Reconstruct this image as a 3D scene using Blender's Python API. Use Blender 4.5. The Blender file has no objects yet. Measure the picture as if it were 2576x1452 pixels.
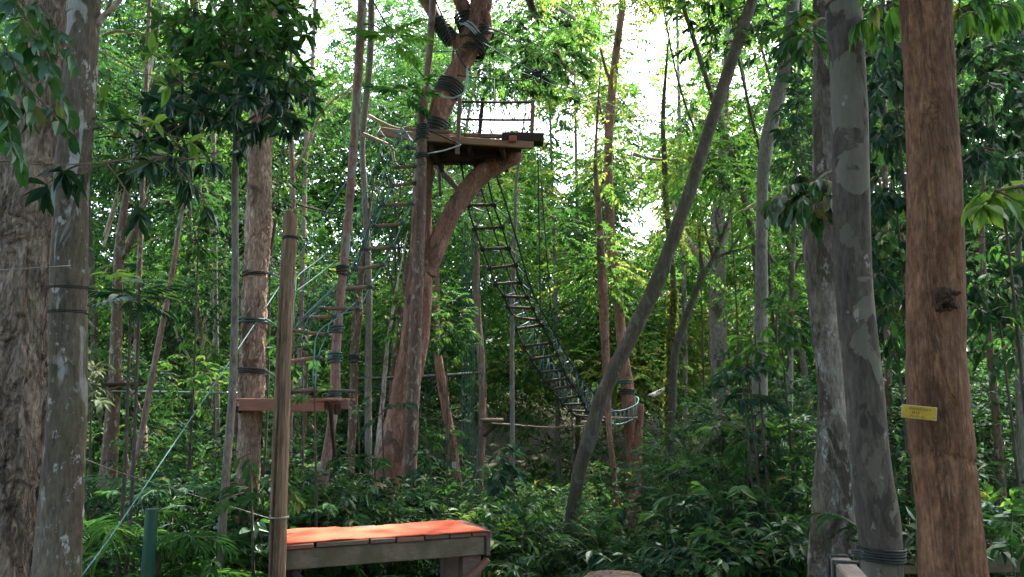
import bpy, math
import numpy as np
C = bpy.context.scene
R = math.radians
# ---------------------------------------------------------------- camera, sky, sun, exposure
F = 2022.0; W0, H0 = 2576.0, 1452.0; PITCH = R(8.0); EYE = np.array([0, 0, 2.6])
cam = bpy.data.cameras.new('camera'); cam.sensor_width = 36; cam.lens = F / W0 * 36; cam.clip_end = 600; cam.clip_start = .05
co = bpy.data.objects.new('camera', cam); C.collection.objects.link(co)
co.location = EYE; co.rotation_euler = (math.pi / 2 + PITCH, 0, 0); C.camera = co
SUN_EL, SUN_AZ = R(58), R(28)           # azimuth measured from +Y towards +X: the sun stands ahead and to the right
w = bpy.data.worlds.new('World'); C.world = w; w.use_nodes = True
nt = w.node_tree; bg = nt.nodes['Background']
sky = nt.nodes.new('ShaderNodeTexSky'); sky.sky_type = 'NISHITA'; sky.sun_disc = False
sky.sun_elevation = SUN_EL; sky.sun_rotation = SUN_AZ; sky.air_density = 1.0; sky.dust_density = 3.0; sky.ozone_density = 1.0
wb = nt.nodes.new('ShaderNodeMix'); wb.data_type = 'RGBA'; wb.blend_type = 'MULTIPLY'; wb.inputs[0].default_value = 1; wb.inputs[7].default_value = (1.08, 1.0, .90, 1)   # the camera's white balance
nt.links.new(sky.outputs[0], wb.inputs[6]); nt.links.new(wb.outputs[2], bg.inputs[0]); bg.inputs[1].default_value = 0.15
sl = bpy.data.lights.new('sun', 'SUN'); sl.energy = 2.3; sl.angle = R(.9); sl.color = (1, .94, .84)
so = bpy.data.objects.new('sun', sl); C.collection.objects.link(so)
so.rotation_euler = (-(math.pi / 2 - SUN_EL), 0, -SUN_AZ); so.location = (5, 20, 40)
C.view_settings.view_transform = 'Standard'; C.view_settings.look = 'None'; C.view_settings.gamma = 1
C.view_settings.exposure = 3.0
cy = C.cycles; cy.max_bounces = 7; cy.diffuse_bounces = 4; cy.glossy_bounces = 2; cy.transmission_bounces = 4
cy.transparent_max_bounces = 4; cy.caustics_reflective = False; cy.caustics_refractive = False; cy.sample_clamp_indirect = 6

# ---------------------------------------------------------------- maths helpers
def at(px, py, Y):
    """the world point seen at photo pixel (px, py) (2576 x 1452) at forward distance Y"""
    x = (px - W0 / 2) / F; y = (H0 / 2 - py) / F
    d = np.array([x, math.cos(PITCH) - y * math.sin(PITCH), math.sin(PITCH) + y * math.cos(PITCH)])
    return EYE + d * (Y / d[1])
def proj(P):
    q = np.asarray(P) - EYE
    dz = q[..., 1] * math.cos(PITCH) + q[..., 2] * math.sin(PITCH)
    up = -q[..., 1] * math.sin(PITCH) + q[..., 2] * math.cos(PITCH)
    dz = np.where(dz < .05, .05, dz)
    return W0 / 2 + F * q[..., 0] / dz, H0 / 2 - F * up / dz
def _h(i, j, k, s):
    n = (i * 374761393 + j * 668265263 + k * 2147483647 + s * 1274126177).astype(np.int64)
    n = (n ^ (n >> 13)) * 1274126177; n = n ^ (n >> 16)
    return (n & 0xffff) / 65535.0
def noise(P, s=0):
    P = np.asarray(P, float); I = np.floor(P).astype(np.int64); f = P - I; f = f * f * (3 - 2 * f); r = 0
    for a in (0, 1):
        for b in (0, 1):
            for c in (0, 1):
                r = r + (f[..., 0] if a else 1 - f[..., 0]) * (f[..., 1] if b else 1 - f[..., 1]) * (f[..., 2] if c else 1 - f[..., 2]) * _h(I[..., 0] + a, I[..., 1] + b, I[..., 2] + c, s)
    return r * 2 - 1
def nrm(v): return v / np.maximum(np.linalg.norm(v, axis=-1, keepdims=True), 1e-9)
def spline(pts, step):
    """Catmull-Rom through rows (any number of columns), resampled about every step metres"""
    p = np.asarray(pts, float)
    if len(p) == 2: p = np.vstack([p[0], p.mean(0), p[1]])
    q = np.vstack([2 * p[0] - p[1], p, 2 * p[-1] - p[-2]]); out = []
    for i in range(1, len(q) - 2):
        n = max(1, int(math.ceil(np.linalg.norm(q[i + 1][:3] - q[i][:3]) / step)))
        t = np.linspace(0, 1, n, endpoint=False)[:, None]
        a, b, c, d = q[i - 1], q[i], q[i + 1], q[i + 2]
        out.append(.5 * (2 * b + (c - a) * t + (2 * a - 5 * b + 4 * c - d) * t ** 2 + (3 * b - a - 3 * c + d) * t ** 3))
    out.append(q[-2][None]); return np.vstack(out)

# ---------------------------------------------------------------- object helpers
def link(o, parent=None):
    C.collection.objects.link(o)
    if parent is not None: o.parent = parent
    return o
def tag(o, label, cat, group=None, kind=None):
    if label: o['label'] = label
    if cat: o['category'] = cat
    if group: o['group'] = group
    if kind: o['kind'] = kind
    return o
def thing(name, label, cat, loc=(0, 0, 0), group=None):
    o = link(bpy.data.objects.new(name, None)); o.location = [float(v) for v in loc]; o.empty_display_size = .1
    return tag(o, label, cat, group)
class MB:
    """collects vertices, faces and a per-vertex random value, then links them as one mesh object"""
    def __init__(s): s.v = []; s.f = []; s.a = []; s.n = 0; s.m = []; s.cur = 0
    def add(s, v, f, a=0.5):
        v = np.asarray(v, float).reshape(-1, 3); s.v.append(v)
        for g in (f if isinstance(f, list) else [f]): s.f.append(np.asarray(g) + s.n); s.m.append(np.full(len(g), s.cur))
        s.a.append(np.full(len(v), a) if np.isscalar(a) else np.asarray(a)); s.n += len(v); return s
    def tube(s, pts, rad, n=8, step=None, cap=True, rough=None, a=.5, seed=0, ref=None):
        p = np.asarray(pts, float); r = np.broadcast_to(np.asarray(rad, float), (len(p),))
        q = np.column_stack([p, r])
        if step: q = spline(q, step)
        p, r = q[:, :3], np.maximum(q[:, 3], .0005)
        t = nrm(np.gradient(p, axis=0)); rf = np.array(ref if ref is not None else ([0, 1, 0] if abs(t[:, 1]).mean() < .75 else [0, 0, 1]))
        u = nrm(np.cross(t, rf)); w_ = np.cross(t, u)
        th = np.linspace(0, 2 * math.pi, n, endpoint=False); L = np.r_[0, np.cumsum(np.linalg.norm(np.diff(p, axis=0), axis=1))]
        rr = r[:, None] * np.ones(n)[None]
        if rough is not None: rr = rr * rough(th[None] + 0 * rr, L[:, None] + 0 * rr, p[:, None] + (np.cos(th)[None, :, None] * u[:, None] + np.sin(th)[None, :, None] * w_[:, None]) * r[:, None, None])
        v = p[:, None] + (np.cos(th)[None, :, None] * u[:, None] + np.sin(th)[None, :, None] * w_[:, None]) * rr[..., None]
        m = len(p); i = np.arange(m - 1)[:, None] * n; j = np.arange(n)[None]; k = (j + 1) % n
        f = np.stack([i + j, i + k, i + n + k, i + n + j], -1).reshape(-1, 4); v = v.reshape(-1, 3); fs = [f]
        if cap:
            v = np.vstack([v, p[0], p[-1]]); j = np.arange(n); k = (j + 1) % n
            fs.append(np.stack([k, j, 0 * j + m * n], -1)); fs.append(np.stack([(m - 1) * n + j, (m - 1) * n + k, 0 * j + m * n + 1], -1))
        return s.add(v, fs, a)
    def box(s, c, size, ax=None, bev=.006, a=.5, jit=0, rng=None):
        """bevelled box; ax: 3 axis rows"""
        h = np.asarray(size, float) / 2; b = min(bev, *(h * .45)); ax = np.eye(3) if ax is None else np.asarray(ax)
        V = []; idx = {}
        for sx in (-1, 1):
            for sy in (-1, 1):
                for sz in (-1, 1):
                    for k in range(3):
                        e = np.array([sx, sy, sz]) * h
                        for m in range(3):
                            if m != k: e[m] -= [sx, sy, sz][m] * b
                        idx[(sx, sy, sz, k)] = len(V); V.append(e)
        Fq = []; Ft = []
        for k in range(3):
            o1, o2 = [m for m in range(3) if m != k]
            for s0 in (-1, 1):
                q = []
                for s1, s2 in ((-1, -1), (1, -1), (1, 1), (-1, 1)):
                    key = [0, 0, 0]; key[k] = s0; key[o1] = s1; key[o2] = s2; q.append(idx[(*key, k)])
                if (s0 > 0) == (k == 1): q = q[::-1]
                Fq.append(q)
            for s1 in (-1, 1):
                for s2 in (-1, 1):
                    def K(z, f_):
                        key = [0, 0, 0]; key[k] = z; key[o1] = s1; key[o2] = s2; return idx[(*key, f_)]
                    Fq.append([K(-1, o1), K(1, o1), K(1, o2), K(-1, o2)])
        for sx in (-1, 1):
            for sy in (-1, 1):
                for sz in (-1, 1): Ft.append([idx[(sx, sy, sz, k)] for k in range(3)])
        V = np.array(V)
        if jit and rng is not None: V = V + rng.normal(0, jit, V.shape)
        return s.add(V @ ax + np.asarray(c, float), [np.array(Fq), np.array(Ft)], a)
    def beam(s, p, q, wd, ht, up=(0, 0, 1), **k):
        """square beam from p to q"""
        p = np.asarray(p, float); q = np.asarray(q, float); x = nrm(q - p); y = nrm(np.cross(np.asarray(up, float), x)); z = np.cross(x, y)
        return s.box((p + q) / 2, (np.linalg.norm(q - p), wd, ht), [x, y, z], **k)
    def build(s, name, mat, parent=None, smooth=False, base=None):
        me = bpy.data.meshes.new(name)
        base = np.asarray(base if base is not None else (parent.location if parent is not None else (0, 0, 0)), float)
        v = np.vstack(s.v) - base; nl = [np.full(len(f), f.shape[1]) for f in s.f]; nl = np.concatenate(nl)
        li = np.concatenate([f.ravel() for f in s.f]).astype(np.int32)
        me.vertices.add(len(v)); me.vertices.foreach_set('co', v.astype(np.float32).ravel())
        me.loops.add(len(li)); me.loops.foreach_set('vertex_index', li)
        me.polygons.add(len(nl)); me.polygons.foreach_set('loop_start', np.r_[0, np.cumsum(nl)[:-1]].astype(np.int32))
        me.polygons.foreach_set('use_smooth', np.full(len(nl), bool(smooth)))
        me.update(calc_edges=True)
        at_ = me.attributes.new('v', 'FLOAT', 'POINT'); at_.data.foreach_set('value', np.concatenate(s.a).astype(np.float32))
        for x in (mat if isinstance(mat, (list, tuple)) else [mat]): me.materials.append(x)
        if isinstance(mat, (list, tuple)): me.polygons.foreach_set('material_index', np.concatenate(s.m).astype(np.int32))
        o = bpy.data.objects.new(name, me)
        if parent is None: o.location = [float(x) for x in base]
        return link(o, parent)

# ---------------------------------------------------------------- materials
def newmat(name):
    m = bpy.data.materials.new(name); m.use_nodes = True; t = m.node_tree; t.nodes.clear()
    out = t.nodes.new('ShaderNodeOutputMaterial'); return m, t, out
def nd(t, typ, **k):
    n = t.nodes.new(typ)
    for a, b in k.items():
        if a.startswith('_'): setattr(n, a[1:], b)
        else: n.inputs[a.replace('__', ' ')].default_value = b
    return n
def ramp(t, src, stops):
    r = t.nodes.new('ShaderNodeValToRGB'); e = r.color_ramp.elements
    while len(e) < len(stops): e.new(.5)
    for i, (p, c) in enumerate(stops):
        e[i].position = p; e[i].color = (c, c, c, 1) if np.isscalar(c) else (*c, 1)
    t.links.new(src, r.inputs[0]); return r.outputs[0]
def mixc(t, fac, a, b, mode='MIX'):
    m = t.nodes.new('ShaderNodeMix'); m.data_type = 'RGBA'; m.blend_type = mode
    for s, x in ((m.inputs[0], fac), (m.inputs[6], a), (m.inputs[7], b)):
        if hasattr(x, 'links'): t.links.new(x, s)
        elif np.isscalar(x): s.default_value = x
        else: s.default_value = (*x, 1)
    return m.outputs[2]
def coords(t, scale, seed=0.0):
    tc = t.nodes.new('ShaderNodeTexCoord'); mp = t.nodes.new('ShaderNodeMapping')
    mp.inputs['Scale'].default_value = scale; mp.inputs['Location'].default_value = (seed, seed * 1.7, seed * .3)
    t.links.new(tc.outputs['Object'], mp.inputs[0]); return mp.outputs[0]
def noisen(t, vec, scale, detail=4, rough=.55, dist=0):
    n = nd(t, 'ShaderNodeTexNoise', Scale=scale, Detail=detail, Roughness=rough, Distortion=dist); t.links.new(vec, n.inputs['Vector']); return n.outputs[0]
def leafmat(name, stops, trans=(.12, .26, .02), tw=.45, gloss=.35, rough=.5):
    m, t, out = newmat(name)
    a = nd(t, 'ShaderNodeAttribute', _attribute_name='v'); oi = t.nodes.new('ShaderNodeObjectInfo')
    ad = nd(t, 'ShaderNodeMath', _operation='MULTIPLY_ADD'); t.links.new(oi.outputs['Random'], ad.inputs[0]); ad.inputs[1].default_value = .3
    sb = nd(t, 'ShaderNodeMath', _operation='SUBTRACT'); t.links.new(a.outputs['Fac'], sb.inputs[0]); sb.inputs[1].default_value = .15
    t.links.new(sb.outputs[0], ad.inputs[2])
    col = ramp(t, ad.outputs[0], stops)
    d = nd(t, 'ShaderNodeBsdfDiffuse'); t.links.new(col, d.inputs[0])
    tr = nd(t, 'ShaderNodeBsdfTranslucent'); t.links.new(mixc(t, .5, trans, mixc(t, 1.0, col, (1.9, 2.0, 1.2), 'MULTIPLY')), tr.inputs[0])
    mx = nd(t, 'ShaderNodeMixShader', Fac=tw); t.links.new(d.outputs[0], mx.inputs[1]); t.links.new(tr.outputs[0], mx.inputs[2])
    g = nd(t, 'ShaderNodeBsdfGlossy', Roughness=rough, Color=(.85, 1, .9, 1)); fr = nd(t, 'ShaderNodeFresnel', IOR=1.42)
    mu = nd(t, 'ShaderNodeMath', _operation='MULTIPLY'); t.links.new(fr.outputs[0], mu.inputs[0]); mu.inputs[1].default_value = gloss * .4
    m2 = nd(t, 'ShaderNodeMixShader'); t.links.new(mu.outputs[0], m2.inputs[0]); t.links.new(mx.outputs[0], m2.inputs[1]); t.links.new(g.outputs[0], m2.inputs[2])
    t.links.new(m2.outputs[0], out.inputs[0]); return m
def bark(name, A, B, patch=None, pscale=6, pthr=.56, psharp=.03, pstretch=.5, fine=60, stretch=.25, crack=0, cscale=22, cstretch=.3, bump=.4, bdist=.01, lichen=None, lthr=.66, lscale=30, moss=None, mthr=.55, rings=0, rough=.85, seed=1.0):
    """bark: two base colours mixed by noise, crisp-edged patches, lichen specks, moss, cracks between flakes"""
    m, t, out = newmat(name)
    vb = coords(t, (1, 1, stretch), seed); n1 = noisen(t, vb, 9, 6, .65); n2 = noisen(t, vb, fine, 5, .7)
    col = mixc(t, ramp(t, n1, [(.3, 0.), (.7, 1.)]), A, B)
    col = mixc(t, .8, col, mixc(t, 1.0, col, ramp(t, n2, [(.32, .4), (.68, 1.65)]), 'MULTIPLY'))
    h = nd(t, 'ShaderNodeMath', _operation='MULTIPLY_ADD'); t.links.new(n2, h.inputs[0]); h.inputs[1].default_value = .6; t.links.new(n1, h.inputs[2]); H = h.outputs[0]
    if patch is not None:
        pv = coords(t, (1, 1, pstretch), seed + 3); pn = noisen(t, pv, pscale, 5, .5, .6)
        pm = ramp(t, pn, [(pthr, 0.), (pthr + psharp, 1.)]); col = mixc(t, pm, col, mixc(t, ramp(t, n2, [(.3, 0.), (.8, .5)]), patch, A)); hp_ = nd(t, 'ShaderNodeMath', _operation='MULTIPLY_ADD'); t.links.new(pm, hp_.inputs[0]); hp_.inputs[1].default_value = -.7; t.links.new(H, hp_.inputs[2]); H = hp_.outputs[0]
    if patch is not None and psharp < .02:
        p2 = noisen(t, coords(t, (1, 1, .7), seed + 13), pscale * 2.7, 6, .55, .4); col = mixc(t, ramp(t, p2, [(.60, 0.), (.615, .75)]), col, tuple((x + y) / 2 for x, y in zip(patch, B)))
        p3 = noisen(t, coords(t, (1, 1, .6), seed + 17), pscale * 1.6, 6, .55, .4); col = mixc(t, ramp(t, p3, [(.62, 0.), (.63, .8)]), col, tuple(x * .7 for x in A))
    if lichen is not None:
        lv = coords(t, (1, 1, .6), seed + 7); ln = noisen(t, lv, lscale, 6, .7); col = mixc(t, ramp(t, ln, [(lthr, 0.), (lthr + .05, .85)]), col, lichen)
    if moss is not None:
        mv = coords(t, (1, 1, .4), seed + 9); mn = noisen(t, mv, 5, 5, .6); col = mixc(t, ramp(t, mn, [(mthr, 0.), (mthr + .2, .7)]), col, moss)
    if crack:
        cv = coords(t, (1, 1, cstretch), seed + 5); kk = []
        for sc, wd_, ds in ((cscale * .55, .035, 1.2), (cscale * 1.5, .06, .8)):
            rn_ = noisen(t, cv, sc, 5, .62, ds); ab = nd(t, 'ShaderNodeMath', _operation='SUBTRACT'); t.links.new(rn_, ab.inputs[0]); ab.inputs[1].default_value = .5
            ab2 = nd(t, 'ShaderNodeMath', _operation='ABSOLUTE'); t.links.new(ab.outputs[0], ab2.inputs[0]); kk.append(ramp(t, ab2.outputs[0], [(0., 1.), (wd_, 0.)]))
        gate = ramp(t, noisen(t, cv, 6, 4), [(.38, .0), (.62, 1.)])
        mx_ = nd(t, 'ShaderNodeMath', _operation='MAXIMUM'); t.links.new(kk[0], mx_.inputs[0]); hf = nd(t, 'ShaderNodeMath', _operation='MULTIPLY'); t.links.new(kk[1], hf.inputs[0]); hf.inputs[1].default_value = .6; t.links.new(hf.outputs[0], mx_.inputs[1])
        k = nd(t, 'ShaderNodeMath', _operation='MULTIPLY'); t.links.new(mx_.outputs[0], k.inputs[0]); t.links.new(gate, k.inputs[1])
        k2 = nd(t, 'ShaderNodeMath', _operation='MULTIPLY'); t.links.new(k.outputs[0], k2.inputs[0]); k2.inputs[1].default_value = crack
        col = mixc(t, k2.outputs[0], col, (A[0] * .3, A[1] * .27, A[2] * .25))
        fl_ = ramp(t, noisen(t, cv, cscale * .8, 3, .5, .5), [(.42, 0.), (.5, .5), (.52, .15), (.62, .8)])
        hh = nd(t, 'ShaderNodeMath', _operation='MULTIPLY_ADD'); t.links.new(k.outputs[0], hh.inputs[0]); hh.inputs[1].default_value = -.9; t.links.new(H, hh.inputs[2])
        h3 = nd(t, 'ShaderNodeMath', _operation='ADD'); t.links.new(hh.outputs[0], h3.inputs[0]); t.links.new(fl_, h3.inputs[1]); H = h3.outputs[0]
    if rings:
        rv = coords(t, (.15, .15, 1), seed); rn = noisen(t, rv, rings, 3, .6); col = mixc(t, ramp(t, rn, [(.58, 0.), (.66, .45)]), col, (A[0] * .35, A[1] * .35, A[2] * .35))
    b = nd(t, 'ShaderNodeBump', Strength=min(1, bump * 1.5), Distance=bdist * 1.4); t.links.new(H, b.inputs['Height'])
    p = nd(t, 'ShaderNodeBsdfPrincipled', Roughness=rough); p.inputs['Specular IOR Level'].default_value = .25
    t.links.new(col, p.inputs['Base Color']); t.links.new(b.outputs[0], p.inputs['Normal']); t.links.new(p.outputs[0], out.inputs[0]); return m
def plain(name, col, rough=.6, var=.3, scale=30, stretch=(1, 1, 1), bump=.2, metal=0, trans=0, dirt=None):
    m, t, out = newmat(name); v = coords(t, stretch, 2.3); n = noisen(t, v, scale, 6, .65)
    c = mixc(t, 1.0, col, ramp(t, n, [(.25, 1 - var), (.75, 1 + var)]), 'MULTIPLY')
    if dirt is not None: c = mixc(t, ramp(t, noisen(t, v, scale * .25, 5), [(.45, 0.), (.7, .8)]), c, dirt)
    b = nd(t, 'ShaderNodeBump', Strength=bump, Distance=.004); t.links.new(n, b.inputs['Height'])
    p = nd(t, 'ShaderNodeBsdfPrincipled', Roughness=rough, Metallic=metal); t.links.new(c, p.inputs['Base Color']); t.links.new(b.outputs[0], p.inputs['Normal'])
    t.links.new(p.outputs[0], out.inputs[0]); return m
M = {}
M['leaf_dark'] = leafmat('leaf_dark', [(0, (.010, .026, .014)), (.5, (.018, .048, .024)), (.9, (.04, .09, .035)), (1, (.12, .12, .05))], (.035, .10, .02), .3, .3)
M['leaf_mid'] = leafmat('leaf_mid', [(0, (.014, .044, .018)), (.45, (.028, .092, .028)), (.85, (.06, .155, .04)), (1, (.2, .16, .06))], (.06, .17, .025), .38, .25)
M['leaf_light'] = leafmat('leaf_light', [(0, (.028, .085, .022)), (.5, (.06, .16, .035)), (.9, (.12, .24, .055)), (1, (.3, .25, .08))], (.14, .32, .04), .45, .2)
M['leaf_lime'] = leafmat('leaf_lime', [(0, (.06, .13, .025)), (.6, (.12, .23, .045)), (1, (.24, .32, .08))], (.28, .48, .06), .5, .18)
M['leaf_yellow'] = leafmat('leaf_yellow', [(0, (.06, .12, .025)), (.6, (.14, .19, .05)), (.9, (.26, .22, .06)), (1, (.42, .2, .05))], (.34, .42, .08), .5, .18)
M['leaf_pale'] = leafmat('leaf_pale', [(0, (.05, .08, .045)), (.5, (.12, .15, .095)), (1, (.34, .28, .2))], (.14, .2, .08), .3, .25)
M['leaf_blue'] = leafmat('leaf_blue', [(0, (.012, .034, .022)), (.6, (.024, .068, .042)), (1, (.06, .12, .07))], (.035, .12, .04), .3, .32)
M['twig'] = bark('twig', (.10, .075, .05), (.17, .14, .10), bump=.2, fine=80)
M['twig_green'] = plain('twig_green', (.06, .10, .03), .6)
M['branch_pale'] = bark('branch_pale', (.30, .23, .17), (.45, .36, .28), lichen=(.6, .58, .52), lthr=.58, bump=.4)
M['branch_dark'] = bark('branch_dark', (.06, .05, .04), (.12, .10, .08), lichen=(.3, .3, .27), lthr=.62, moss=(.05, .08, .03))
M['rope_green'] = plain('rope_green', (.035, .10, .085), .7, .4, 120, (1, 1, .4), .6)
M['rope_dark'] = plain('rope_dark', (.028, .034, .03), .75, .5, 120, (1, 1, .4), .6)
M['rope_cyan'] = plain('rope_cyan', (.13, .28, .27), .6, .3, 120, (1, 1, .4), .5)
M['rope_white'] = plain('rope_white', (.42, .50, .48), .6, .25, 120, (1, 1, .4), .5)
M['wire'] = plain('wire', (.35, .34, .31), .4, .2, 60, bump=.1, metal=.6)
M['band'] = plain('band', (.03, .048, .044), .6, .4, 50, (1, 1, 1), .4)

# ---------------------------------------------------------------- leaves
T_TINY = (np.array([[0, 0, 0], [.42, .5, .07], [1, 0, -.05], [.42, -.5, .07]]), [np.array([[0, 2, 1], [0, 3, 2]])])
T_MID = (np.array([[0, 0, 0], [.28, .44, .07], [.66, .40, .03], [1, 0, -.14], [.66, -.40, .03], [.28, -.44, .07], [.5, 0, .0]]), [np.array([[0, 6, 2, 1], [0, 5, 4, 6]]), np.array([[6, 3, 2], [6, 4, 3]])])
def _hero():
    xs = np.array([0, .12, .3, .5, .7, .86, 1.0]); ws = np.array([.02, .26, .46, .5, .38, .2, .0]); v = []; f = []
    for x, w_ in zip(xs, ws):
        z = -.22 * x * x; v += [[x, w_, z + .12 * w_], [x, 0, z - .03 * (1 - x)], [x, -w_, z + .12 * w_]]
    for i in range(6):
        a = 3 * i; f += [[a, a + 1, a + 4, a + 3], [a + 1, a + 2, a + 5, a + 4]]
    return np.array(v), [np.array(f)[:, ::-1]]
T_HERO = _hero()
def leaves(mb, P, D, N, L, Wd, tmpl, a):
    V, Fs = tmpl; D = nrm(D); S = nrm(np.cross(N, D)); N = np.cross(D, S)
    L = np.broadcast_to(L, (len(P),)); Wd = np.broadcast_to(Wd, (len(P),))
    v = P[:, None] + D[:, None] * (V[:, 0][None, :, None] * L[:, None, None]) + S[:, None] * (V[:, 1][None, :, None] * Wd[:, None, None]) + N[:, None] * (V[:, 2][None, :, None] * L[:, None, None])
    k = len(V); off = np.arange(len(P))[:, None, None] * k
    mb.add(v.reshape(-1, 3), [(f[None] + off).reshape(-1, f.shape[1]) for f in Fs], np.repeat(a, k))
def sprays(mb, rng, C0, D0, length, nl, L, wr=.45, tmpl=T_MID, droop=.35, spread=50, twig=None, whorl=False, vc=None, hang=.25, flat=.35):
    """C0 spray roots, D0 directions; leaves set alternately along a drooping twig, or in a whorl at its tip"""
    n = len(C0); D0 = nrm(D0); up = np.array([0, 0, 1.0]); ln = length * rng.uniform(.6, 1.25, n)
    t = (np.arange(nl) + .5) / nl; t = .18 + .82 * t if not whorl else .8 + .2 * t
    T = t[None, :] * np.ones((n, 1))
    side = nrm(np.cross(D0, up) + 1e-6); base = C0[:, None] + D0[:, None] * (T * ln[:, None])[..., None] - up * (droop * T ** 2 * ln[:, None])[..., None]
    tan = nrm(D0[:, None] - up * (2 * droop * T)[..., None])
    if whorl:
        ph = rng.uniform(0, 6.28, n)[:, None] + np.arange(nl)[None] * 2.4
        e2 = nrm(np.cross(D0, side)); r_ = side[:, None] * np.cos(ph)[..., None] + e2[:, None] * np.sin(ph)[..., None]
        dirs = r_ + tan * .55 - up * hang
    else:
        s = np.where(np.arange(nl) % 2 == 0, 1, -1)[None, :] * np.ones((n, 1)); ang = R(spread) * (1 - .5 * T)
        ang[:, -1] = 0
        dirs = tan * np.cos(ang)[..., None] + side[:, None] * (s * np.sin(ang))[..., None] - up * hang
    dirs = dirs + rng.normal(0, .18, dirs.shape)
    nn = up + rng.normal(0, flat, dirs.shape)
    sz = (.65 + .5 * np.sin(np.pi * np.clip(T, 0, 1))) * rng.uniform(.75, 1.2, T.shape) * (L if np.isscalar(L) else L[:, None])
    a = (vc if vc is not None else rng.uniform(.1, .75, n))[:, None] + rng.normal(0, .13, T.shape)
    a = np.where(rng.random(T.shape) < .025, 1.0, np.clip(a, 0, .93))
    leaves(mb, base.reshape(-1, 3), dirs.reshape(-1, 3), nn.reshape(-1, 3), sz.ravel(), sz.ravel() * wr, tmpl, a.ravel())
    if twig is not None:
        twig.cur = 1
        for i in range(n):
            q = np.array([0, .35, .7, 1.0])[:, None]
            p = C0[i] + D0[i] * q * ln[i] - up * droop * q ** 2 * ln[i]
            twig.tube(p, [.006, .005, .004, .002] if np.isscalar(L) and L > .1 else [.004, .003, .003, .0015], 4, cap=False)
        twig.cur = 0
GAPS = [(1250, 288, 105, 50, 1.0), (1655, 180, 85, 150, .85), (1560, 100, 65, 90, .6), (1470, 320, 80, 50, .7), (1440, 400, 50, 60, .8), (1615, 540, 55, 75, .92), (1600, 400, 60, 60, .55),
        (770, 60, 55, 80, .75), (805, 170, 45, 60, .6), (715, 325, 36, 40, .9), (1955, 105, 45, 30, .85), (1330, 300, 60, 60, .6), (1160, 70, 40, 60, .5), (1420, 480, 40, 50, .5),
        (545, 20, 40, 30, .7), (372, 145, 14, 12, .9), (1730, 60, 60, 60, .5), (1790, 560, 35, 40, .5), (1250, 170, 70, 40, .4), (2565, 120, 20, 40, .3), (960, 180, 80, 60, .35), (2350, 430, 30, 14, .8), (1700, 330, 70, 60, .45), (1850, 180, 60, 50, .5)]
def keep(P, rng, hole=.0):
    """which sprays stand in the canopy: the forest's own openings towards the sky stay free"""
    px, py = proj(P); k = np.ones(len(P))
    nx = noise(P * .55, 3) * .28
    for cx, cy_, rx, ry, pr in GAPS:
        r = np.sqrt(((px - cx) / rx) ** 2 + ((py - cy_) / ry) ** 2) + nx
        k *= 1 - pr * np.clip((1.25 - r) / .3, 0, 1)
    if hole:
        nz = noise(P * 1.1, 11); up_ = np.clip((760 - py) / 600, 0, 1)
        k *= 1 - up_ * hole * np.where((px < 1120) | (px > 1900), .4, 1.0) * np.clip((nz + .1) * 4, 0, 1)
    Y = P[..., 1]; tt = np.clip(((px - 1210) * 320 + (py - 470) * 590) / (320. ** 2 + 590 ** 2), 0, 1); dd = np.hypot(px - 1210 - 320 * tt, py - 470 - 590 * tt)
    k = np.where((Y < 10.8 + 4.4 * tt) & (Y > 9) & (dd < 110), 0, k); k = np.where((Y < 15.6) & (px > 1200) & (px < 1660) & (py > 950) & (py < 1105), 0, k)
    k = np.where((Y < 16.5) & (px > 1290) & (px < 1480) & (py > 1090) & (py < 1230), 0, k); k = np.where((Y < 10.6) & (px > 940) & (px < 1400) & (py > -50) & (py < 620), 0, k)
    tt = np.clip(((px - 1030) * -270 + (py - 370) * 600) / (270. ** 2 + 600 ** 2), 0, 1); dd = np.hypot(px - 1030 + 270 * tt, py - 370 - 600 * tt); k = np.where((Y < 9.6) & (dd < 75), 0, k)
    for ax_, bx_, ay_, by_, yy in ((1560, 1640, 200, 1380, 14.2), (1515, 1556, 300, 1400, 12.8), (960, 1085, 620, 1215, 9.0), (1276, 1304, 470, 1330, 11.6), (1188, 1226, 560, 1260, 15.6), (1780, 1836, 540, 1010, 16.6), (1664, 1708, 480, 1180, 13.7), (1090, 1160, 880, 1250, 12.6), (938, 985, 850, 1180, 12.7), (872, 914, 740, 1150, 11.6), (905, 942, 0, 1180, 11.6),
                              (815, 852, 1030, 1210, 8.3), (600, 662, 330, 1180, 7.7), (255, 322, 560, 1220, 10.6), (360, 405, 1270, 1460, 5.95), (1885, 1940, 300, 800, 9.2), (1120, 1200, 1080, 1300, 11.5)):
        k = np.where((Y < yy) & (px > ax_) & (px < bx_) & (py > ay_) & (py < by_), k * .06, k)
    sx = 1430 + (1336 - py) * .43; k = np.where((Y < 8.8) & (np.abs(px - sx) < 34) & (py > 60) & (py < 1330), 0, k)
    sx = 310 + (1226 - py) * .205; k = np.where((Y < 8.8) & (np.abs(px - sx) < 22) & (py > 620) & (py < 1230), 0, k)
    k = np.where((Y < 8.6) & (px > 585) & (px < 900) & (py > 980) & (py < 1050), 0, k)
    return rng.random(len(P)) < k
def clumps(rng, centres, radii, per, zf=.7):
    """points near the shells of clump ellipsoids with outward directions"""
    n = len(centres); C_ = np.repeat(centres, per, 0); r_ = np.repeat(radii, per)
    d = nrm(rng.normal(0, 1, (n * per, 3))); rr = rng.random(n * per) ** .45
    off = d * (rr * r_)[:, None]; off[:, 2] *= zf
    D = d + rng.normal(0, .5, d.shape); D[:, 2] = D[:, 2] * .4 + .05
    return C_ + off, nrm(D)

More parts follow.
